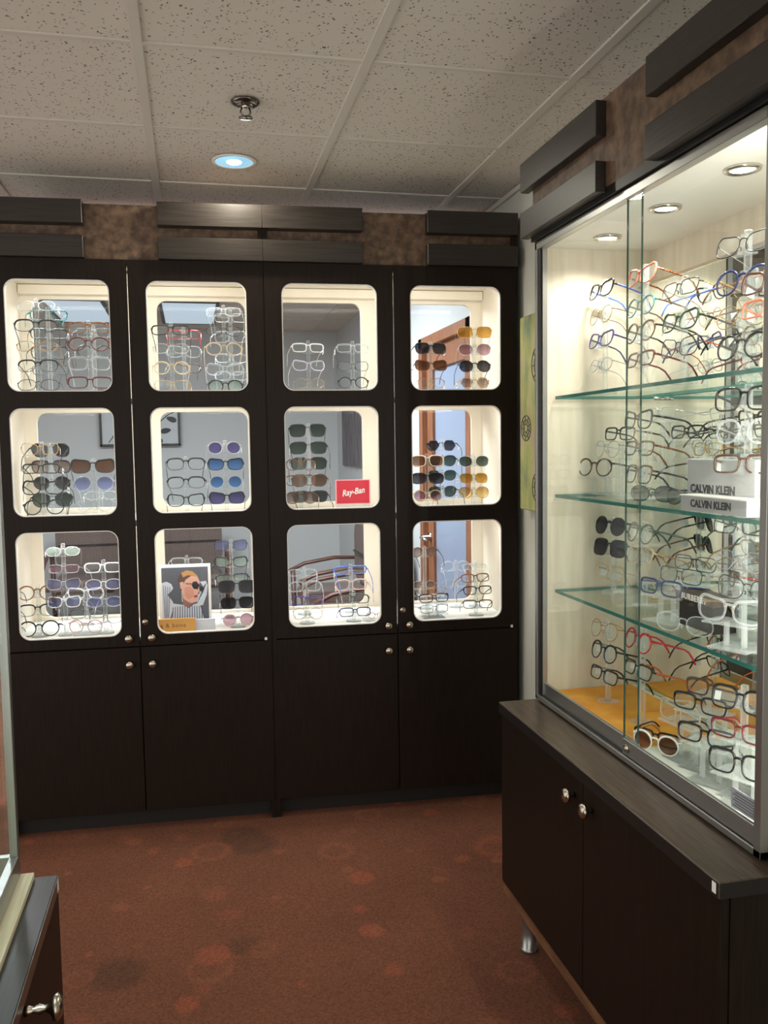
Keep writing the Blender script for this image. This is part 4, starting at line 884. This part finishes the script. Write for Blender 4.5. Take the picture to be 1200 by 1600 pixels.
for (r, d, lay, sd), its in byrod.items():
    its.sort(key=lambda q: -q[5]); face = 0 if lay == 'f' else math.pi
    where = '%s window of %s door' % (WIN[r], DOOR[d]); row = '%s %s stand' % (SIDE[sd], 'front' if lay == 'f' else 'rear')
    u = sum(q[4] for q in its)/len(its); dd = LAYD[lay]+(.018 if lay == 'f' else -.018)
    p = UB(u, dd, 0); zs = [q[5]+.008 for q in its]
    rod_stand((p.x, p.y), SHZ[r], zs, 'clear acrylic %s for eyewear in %s' % (row, where), 'eyewear stands in the back cabinets', -DLT+face)
    for k, (_, _, _, _, u1, z, w_, kind, fr, le) in enumerate(its):
        p = UB(u1*.5+u*.5 if abs(u1-u) < .02 else u1, LAYD[lay], z)
        eyewear(kind, fr, le, fr if fr not in ('white', 'lilac') else 'silver', w_*1.04, p, -DLT+face+R(rnd.uniform(-9, 9)), -rnd.uniform(14, 24),
                '%s, %s down on %s, %s' % (desc(kind, fr, le), ORD[k], row, where), 'eyewear in %s' % where, rnd.choice((-1, 1, 1, 0)))
for (r, d), its in loose.items():
    where = '%s window of %s door' % (WIN[r], DOOR[d])
    for (_, _, _, _, u1, z, w_, kind, fr, le) in its:
        b_ = SHAPE[kind][1]*w_; p = UB(u1, LAYD['r'], max(z, SHZ[r]+b_+.012))
        riser(p.x, p.y, SHZ[r], p.z-b_-.004, 'low clear riser under %s in %s' % (desc(kind, fr, le), where), 'eyewear stands in the back cabinets', -DLT)
        eyewear(kind, fr, le, fr, w_*1.02, p, -DLT+R(rnd.uniform(-12, 12)), -6, '%s on low riser in %s' % (desc(kind, fr, le), where), 'eyewear in %s' % where, 0)
LEV = ('top glass shelf', 'second glass shelf', 'third glass shelf', 'case floor'); LZ = (1.634, 1.351, 1.072, .766)
byrod = defaultdict(list); COLN = {'a': 'first', 'b': 'second', 'c': 'third', 'd': 'fourth', 'e': 'fifth', 'f': 'tall', 'g': 'rear'}
seen = set()
for it in CASE_ITEMS:
    lev, st, x, y, z, yaw, w_, kind, fr, le, tc_ = it
    rz = R(-90+yaw); shelf = LZ[lev]
    if st in 'rs':
        lab = '%s on %s of wall case' % (desc(kind, fr, le), LEV[lev])
        extra = (' with %s temples' % tc_ if tc_ != fr else '')
        if lab+extra in seen: extra += ', nearer one'
        if lab+extra in seen: extra += ' by frame'
        seen.add(lab+extra); lab = lab.replace(' on ', extra.split(',')[0]+' on ', 1)+(','+extra.split(',')[1] if ',' in extra else '')
        bb = SHAPE[kind][1]*w_
        if st == 'r':
            rl = 'clear acrylic riser under %s on %s' % (desc(kind, fr, le), LEV[lev])
            if rl in seen: rl += ', nearer the front glass'
            seen.add(rl); riser(x, y, shelf, z-bb-.003, rl, 'risers in the wall case', rz)
            eyewear(kind, fr, le, tc_, w_, (x, y, z), rz, -8, lab, 'eyewear in the wall case', 0)
        else: eyewear(kind, fr, le, tc_, w_, (x, y, shelf+bb+.004), rz, 0, lab, 'eyewear in the wall case', 0)
    else: byrod[lev, st].append(it)
for (lev, st), its in byrod.items():
    its.sort(key=lambda q: -q[4]); x = sum(q[2] for q in its)/len(its); y = sum(q[3] for q in its)/len(its); rz = R(-90+its[0][5])
    back = Vector((math.cos(rz+math.pi/2), math.sin(rz+math.pi/2)))*.018
    nm = '%s stand on %s' % (COLN[st], LEV[lev])
    rod_stand((x+back.x, y+back.y), LZ[lev], [q[4]+.008 for q in its], 'clear acrylic %s of wall case, counted from the back' % nm, 'stands in the wall case', rz)
    for k, (_, _, x1, y1, z, yaw, w_, kind, fr, le, tc_) in enumerate(its):
        eyewear(kind, fr, le, tc_, w_, (x, y, z), R(-90+yaw+rnd.uniform(-3, 3)), -rnd.uniform(11, 17),
                '%s, %s down on %s' % (desc(kind, fr, le), ORD[k], nm), 'eyewear in the wall case', -1 if rnd.random() < .7 else 0)

# ------------------------------------------------------------------ signs and cards
def at(u, d, z): return UB(u, d, z)
# red sign on a clear easel
p = UB(.483, 3.60, 1.225)
sg = root('brand_sign', p, 'red rectangular sign with white script lettering on a clear easel', 'sign', rz=-DLT, local=True)
mat('sign_red', (206, 22, 52), .4); mat('sign_pink', (240, 170, 180), .5)
B(-.0715, .0715, .001, .005, .032, .132, c=.001).build('panel', 'sign_red', sg)
ring_plate([(-.074, .030), (.074, .030), (.074, .134), (-.074, .134)], [(-.0695, .034), (.0695, .034), (.0695, .130), (-.0695, .130)], 0, .006).build('border', 'sign_pink', sg)
text('lettering', 'Ray-Ban', .036, 'white_trim', sg, (0, -.0004, .082), (R(90), R(-9), 0), shear=.35, bold=.0006, sx=.82)
B(-.10, .085, -.012, .05, 0, .006, c=.001).build('easel_base', 'acrylic_soft', sg); B(-.07, .07, .006, .009, .006, .10).build('easel_back', 'acrylic', sg)
B(-.07, .07, -.006, .012, .006, .030).build('easel_lip', 'acrylic_soft', sg)
# portrait card
p = UB(-.2165, 3.55, .765)
pc = root('portrait_card', p, 'photo card of a person in dark sunglasses and striped shirt', 'poster', rz=-DLT, local=True)
CWd, CHt = .205, .268
B(-CWd/2, CWd/2, 0, .004, 0, CHt, c=.0005).build('card', 'white_trim', pc)
for nme, c_ in (('p_back', (92, 94, 104)), ('p_hair', (190, 142, 92)), ('p_hair2', (96, 76, 70)), ('p_skin', (222, 172, 152)), ('p_blush', (214, 150, 132)), ('p_shade', (150, 108, 98)), ('p_lens', (44, 42, 50)), ('p_lip', (176, 66, 62)), ('p_shirt', (206, 212, 224)), ('p_stripe', (84, 92, 116))): mat(nme, c_, .45)
def pr(name, m_, pts, lay, parent=None):
    """flat print on the card, pts in the photo's own 0-120 x 0-110 frame"""
    q = [(-CWd/2+.0105+a/78*.184, CHt-.0125-b_/87*.222) for a, b_ in pts]
    return MB().prism(q, -.0002*lay-.0002, -.0002*lay+.0001).build(name, m_, pc)
pr('print_background', 'p_back', [(0, 0), (78, 0), (78, 87), (0, 87)], 0)
pr('print_sleeve', 'p_shirt', [(0, 24), (8, 22), (16, 26), (19, 33), (14, 39), (9, 43), (16, 52), (20, 60), (10, 87), (0, 87)], 1)
pr('print_sleeve', 'p_shirt', [(64, 24), (74, 23), (77, 30), (75, 45), (68, 62), (60, 62), (56, 52), (64, 40), (70, 33)], 1)
pr('print_hair', 'p_hair2', [(30, 12), (40, 6), (52, 8), (58, 16), (50, 28), (38, 34), (30, 30), (27, 20)], 2)
pr('print_hair', 'p_hair', [(33, 9), (42, 5), (52, 7), (60, 14), (62, 20), (52, 14), (44, 13), (36, 16)], 3)
pr('print_face', 'p_skin', [(40, 20), (50, 14), (60, 16), (64, 24), (62, 32), (63, 40), (60, 42), (60, 48), (57, 56), (50, 58), (44, 64), (36, 62), (35, 48), (33, 34)], 4)
pr('print_cheek', 'p_blush', [(38, 32), (48, 31), (54, 40), (52, 48), (44, 52), (38, 46)], 5)
pr('print_neck', 'p_shade', [(35, 50), (44, 56), (50, 58), (44, 66), (34, 62)], 5)
pr('print_ear', 'p_skin', [(30, 24), (36, 23), (38, 30), (35, 37), (31, 33)], 6)
pr('print_earring', 'white_trim', [(33, 37), (33.8, 37), (34, 55), (33, 55)], 7)
pr('print_glasses', 'p_lens', [(52, 24), (58, 23), (63, 29), (60, 36), (53, 35), (50, 29)], 7)
pr('print_glasses', 'p_lens', [(64, 32), (69, 32), (71, 37), (67, 41), (64, 38)], 7)
pr('print_temple', 'p_shade', [(40, 25), (52, 26), (52, 28), (40, 27)], 7)
pr('print_mouth', 'p_lip', [(53, 46), (58, 45), (60, 47), (57, 49), (54, 49)], 7)
pr('print_shirt', 'p_shirt', [(16, 57), (34, 60), (44, 66), (52, 60), (62, 58), (70, 87), (12, 87), (18, 72)], 6)
for k in range(13): pr('print_stripe', 'p_stripe', [(17+k*4, 61+abs(k-6)*.4), (18.3+k*4, 61+abs(k-6)*.4), (16.5+k*4.2, 87), (15+k*4.2, 87)], 7)
for k in range(4): pr('print_stripe', 'p_stripe', [(2+k*3.6, 28+k), (3+k*3.6, 28+k), (4.5+k*2, 80), (3.3+k*2, 80)], 2)
for k in range(4): pr('print_stripe', 'p_stripe', [(58+k*3, 58-k*5), (59+k*3, 58-k*5), (72+k*1, 30-k), (71+k*1, 30-k)], 2)
# name strips in front of the card
mat('strip_orange', (214, 158, 84), .5); mat('strip_ink', (110, 78, 44), .6); mat('strip_white', (214, 216, 228), .5); mat('strip_grey', (130, 132, 150), .6)
p = UB(-.255, 3.505, .765)
st = root('name_strip', p, 'orange name strip with brown lettering in front of the portrait card', 'sign', rz=-DLT, local=True)
B(-.085, .078, 0, .012, 0, .055, c=.001).build('block', 'strip_orange', st)
text('lettering', 'rag & bone', .024, 'strip_ink', st, (-.022, -.0005, .028), (R(90), 0, 0), spacing=1.15)
p = UB(-.175, 3.525, .765)
st = root('name_strip', p, 'white name strip partly hidden behind the orange one', 'sign', rz=-DLT, local=True)
B(-.10, .075, 0, .010, 0, .045, c=.001).build('block', 'strip_white', st)
text('lettering', 'rag & bone', .022, 'strip_grey', st, (-.062, -.0005, .026), (R(90), 0, 0))
# wall case: grey name blocks, black box, orange mats, cards
mat('block_grey', (176, 176, 178), .45); mat('ink_dark', (62, 62, 66), .5); mat('box_dark', (44, 38, 38), .3); mat('box_brown', (86, 66, 52), .5)
RY = (R(90), 0, R(-90))
k1 = root('name_block', (1.10, 1.62, 1.351), 'tall grey display block with lettering behind a lower grey block', 'sign')
B(1.085, 1.115, 1.50, 1.74, 1.351, 1.461, c=.002).build('block', 'block_grey', k1)
text('lettering', 'CALVIN KLEIN', .025, 'ink_dark', k1, (1.0845, 1.645, 1.395), RY, bold=.0007)
k2 = root('name_block', (1.07, 1.55, 1.351), 'low white topped grey plinth with lettering at front of second shelf', 'sign')
B(1.035, 1.155, 1.455, 1.685, 1.352, 1.383, c=.001).build('block', 'block_grey', k2); B(1.034, 1.156, 1.454, 1.686, 1.383, 1.3855).build('top', 'white_trim', k2)
text('lettering', 'CALVIN KLEIN', .022, 'ink_dark', k2, (1.0345, 1.575, 1.368), RY, bold=.0006)
k3 = root('name_block', (1.13, 1.72, 1.072), 'dark glossy sign box with pale lettering on third glass shelf', 'sign')
B(1.105, 1.165, 1.665, 1.80, 1.074, 1.135, c=.002).build('block', 'box_dark', k3); B(1.102, 1.168, 1.66, 1.81, 1.135, 1.153, c=.001).build('nameplate', 'box_brown', k3)
text('lettering', 'BURBERRY', .019, 'white_trim', k3, (1.1015, 1.735, 1.144), RY, spacing=1.15, bold=.0004)
k4 = root('cream_card', (1.06, 1.40, 1.634), 'tall cream card standing at the near end of top shelf', 'card')
B(1.045, 1.05, 1.36, 1.432, 1.634, 1.74, c=.001).build('panel', 'case_cream', k4); B(1.043, 1.052, 1.355, 1.436, 1.634, 1.652, c=.001).build('foot', 'cream_board', k4)
noise_mat('mat_orange', (226, 142, 44), (238, 166, 66), 14, (1, 1, 1), .5, .3); mat('mat_edge', (226, 214, 120), .5)
for i, (a, b_) in enumerate(((2.08, 2.335), (1.845, 2.075))):
    mo = root('orange_mat', (1.15, (a+b_)/2, .766), ('orange felt display mat at the far end of case floor', 'orange felt display mat nearer the sliding door edge')[i], 'mat')
    B(1.015, 1.275, a, b_, .766, .772, c=.001).build('mat', 'mat_orange', mo); B(1.012, 1.278, a-.003, b_+.003, .766, .769).build('edge', 'mat_edge', mo)
k5 = root('price_card', (1.0, 1.40, .78), 'small lilac grey printed card inside near corner of case floor', 'card')
mat('card_lilac', (176, 174, 188), .6)
B(.999, 1.001, 1.352, 1.437, .795, .834).build('card', 'card_lilac', k5)
for k in range(6): B(.9982, .999, 1.36, 1.43-.006*(k % 2), .800+k*.0055, .802+k*.0055).build('printed_line', 'tag_print', k5)
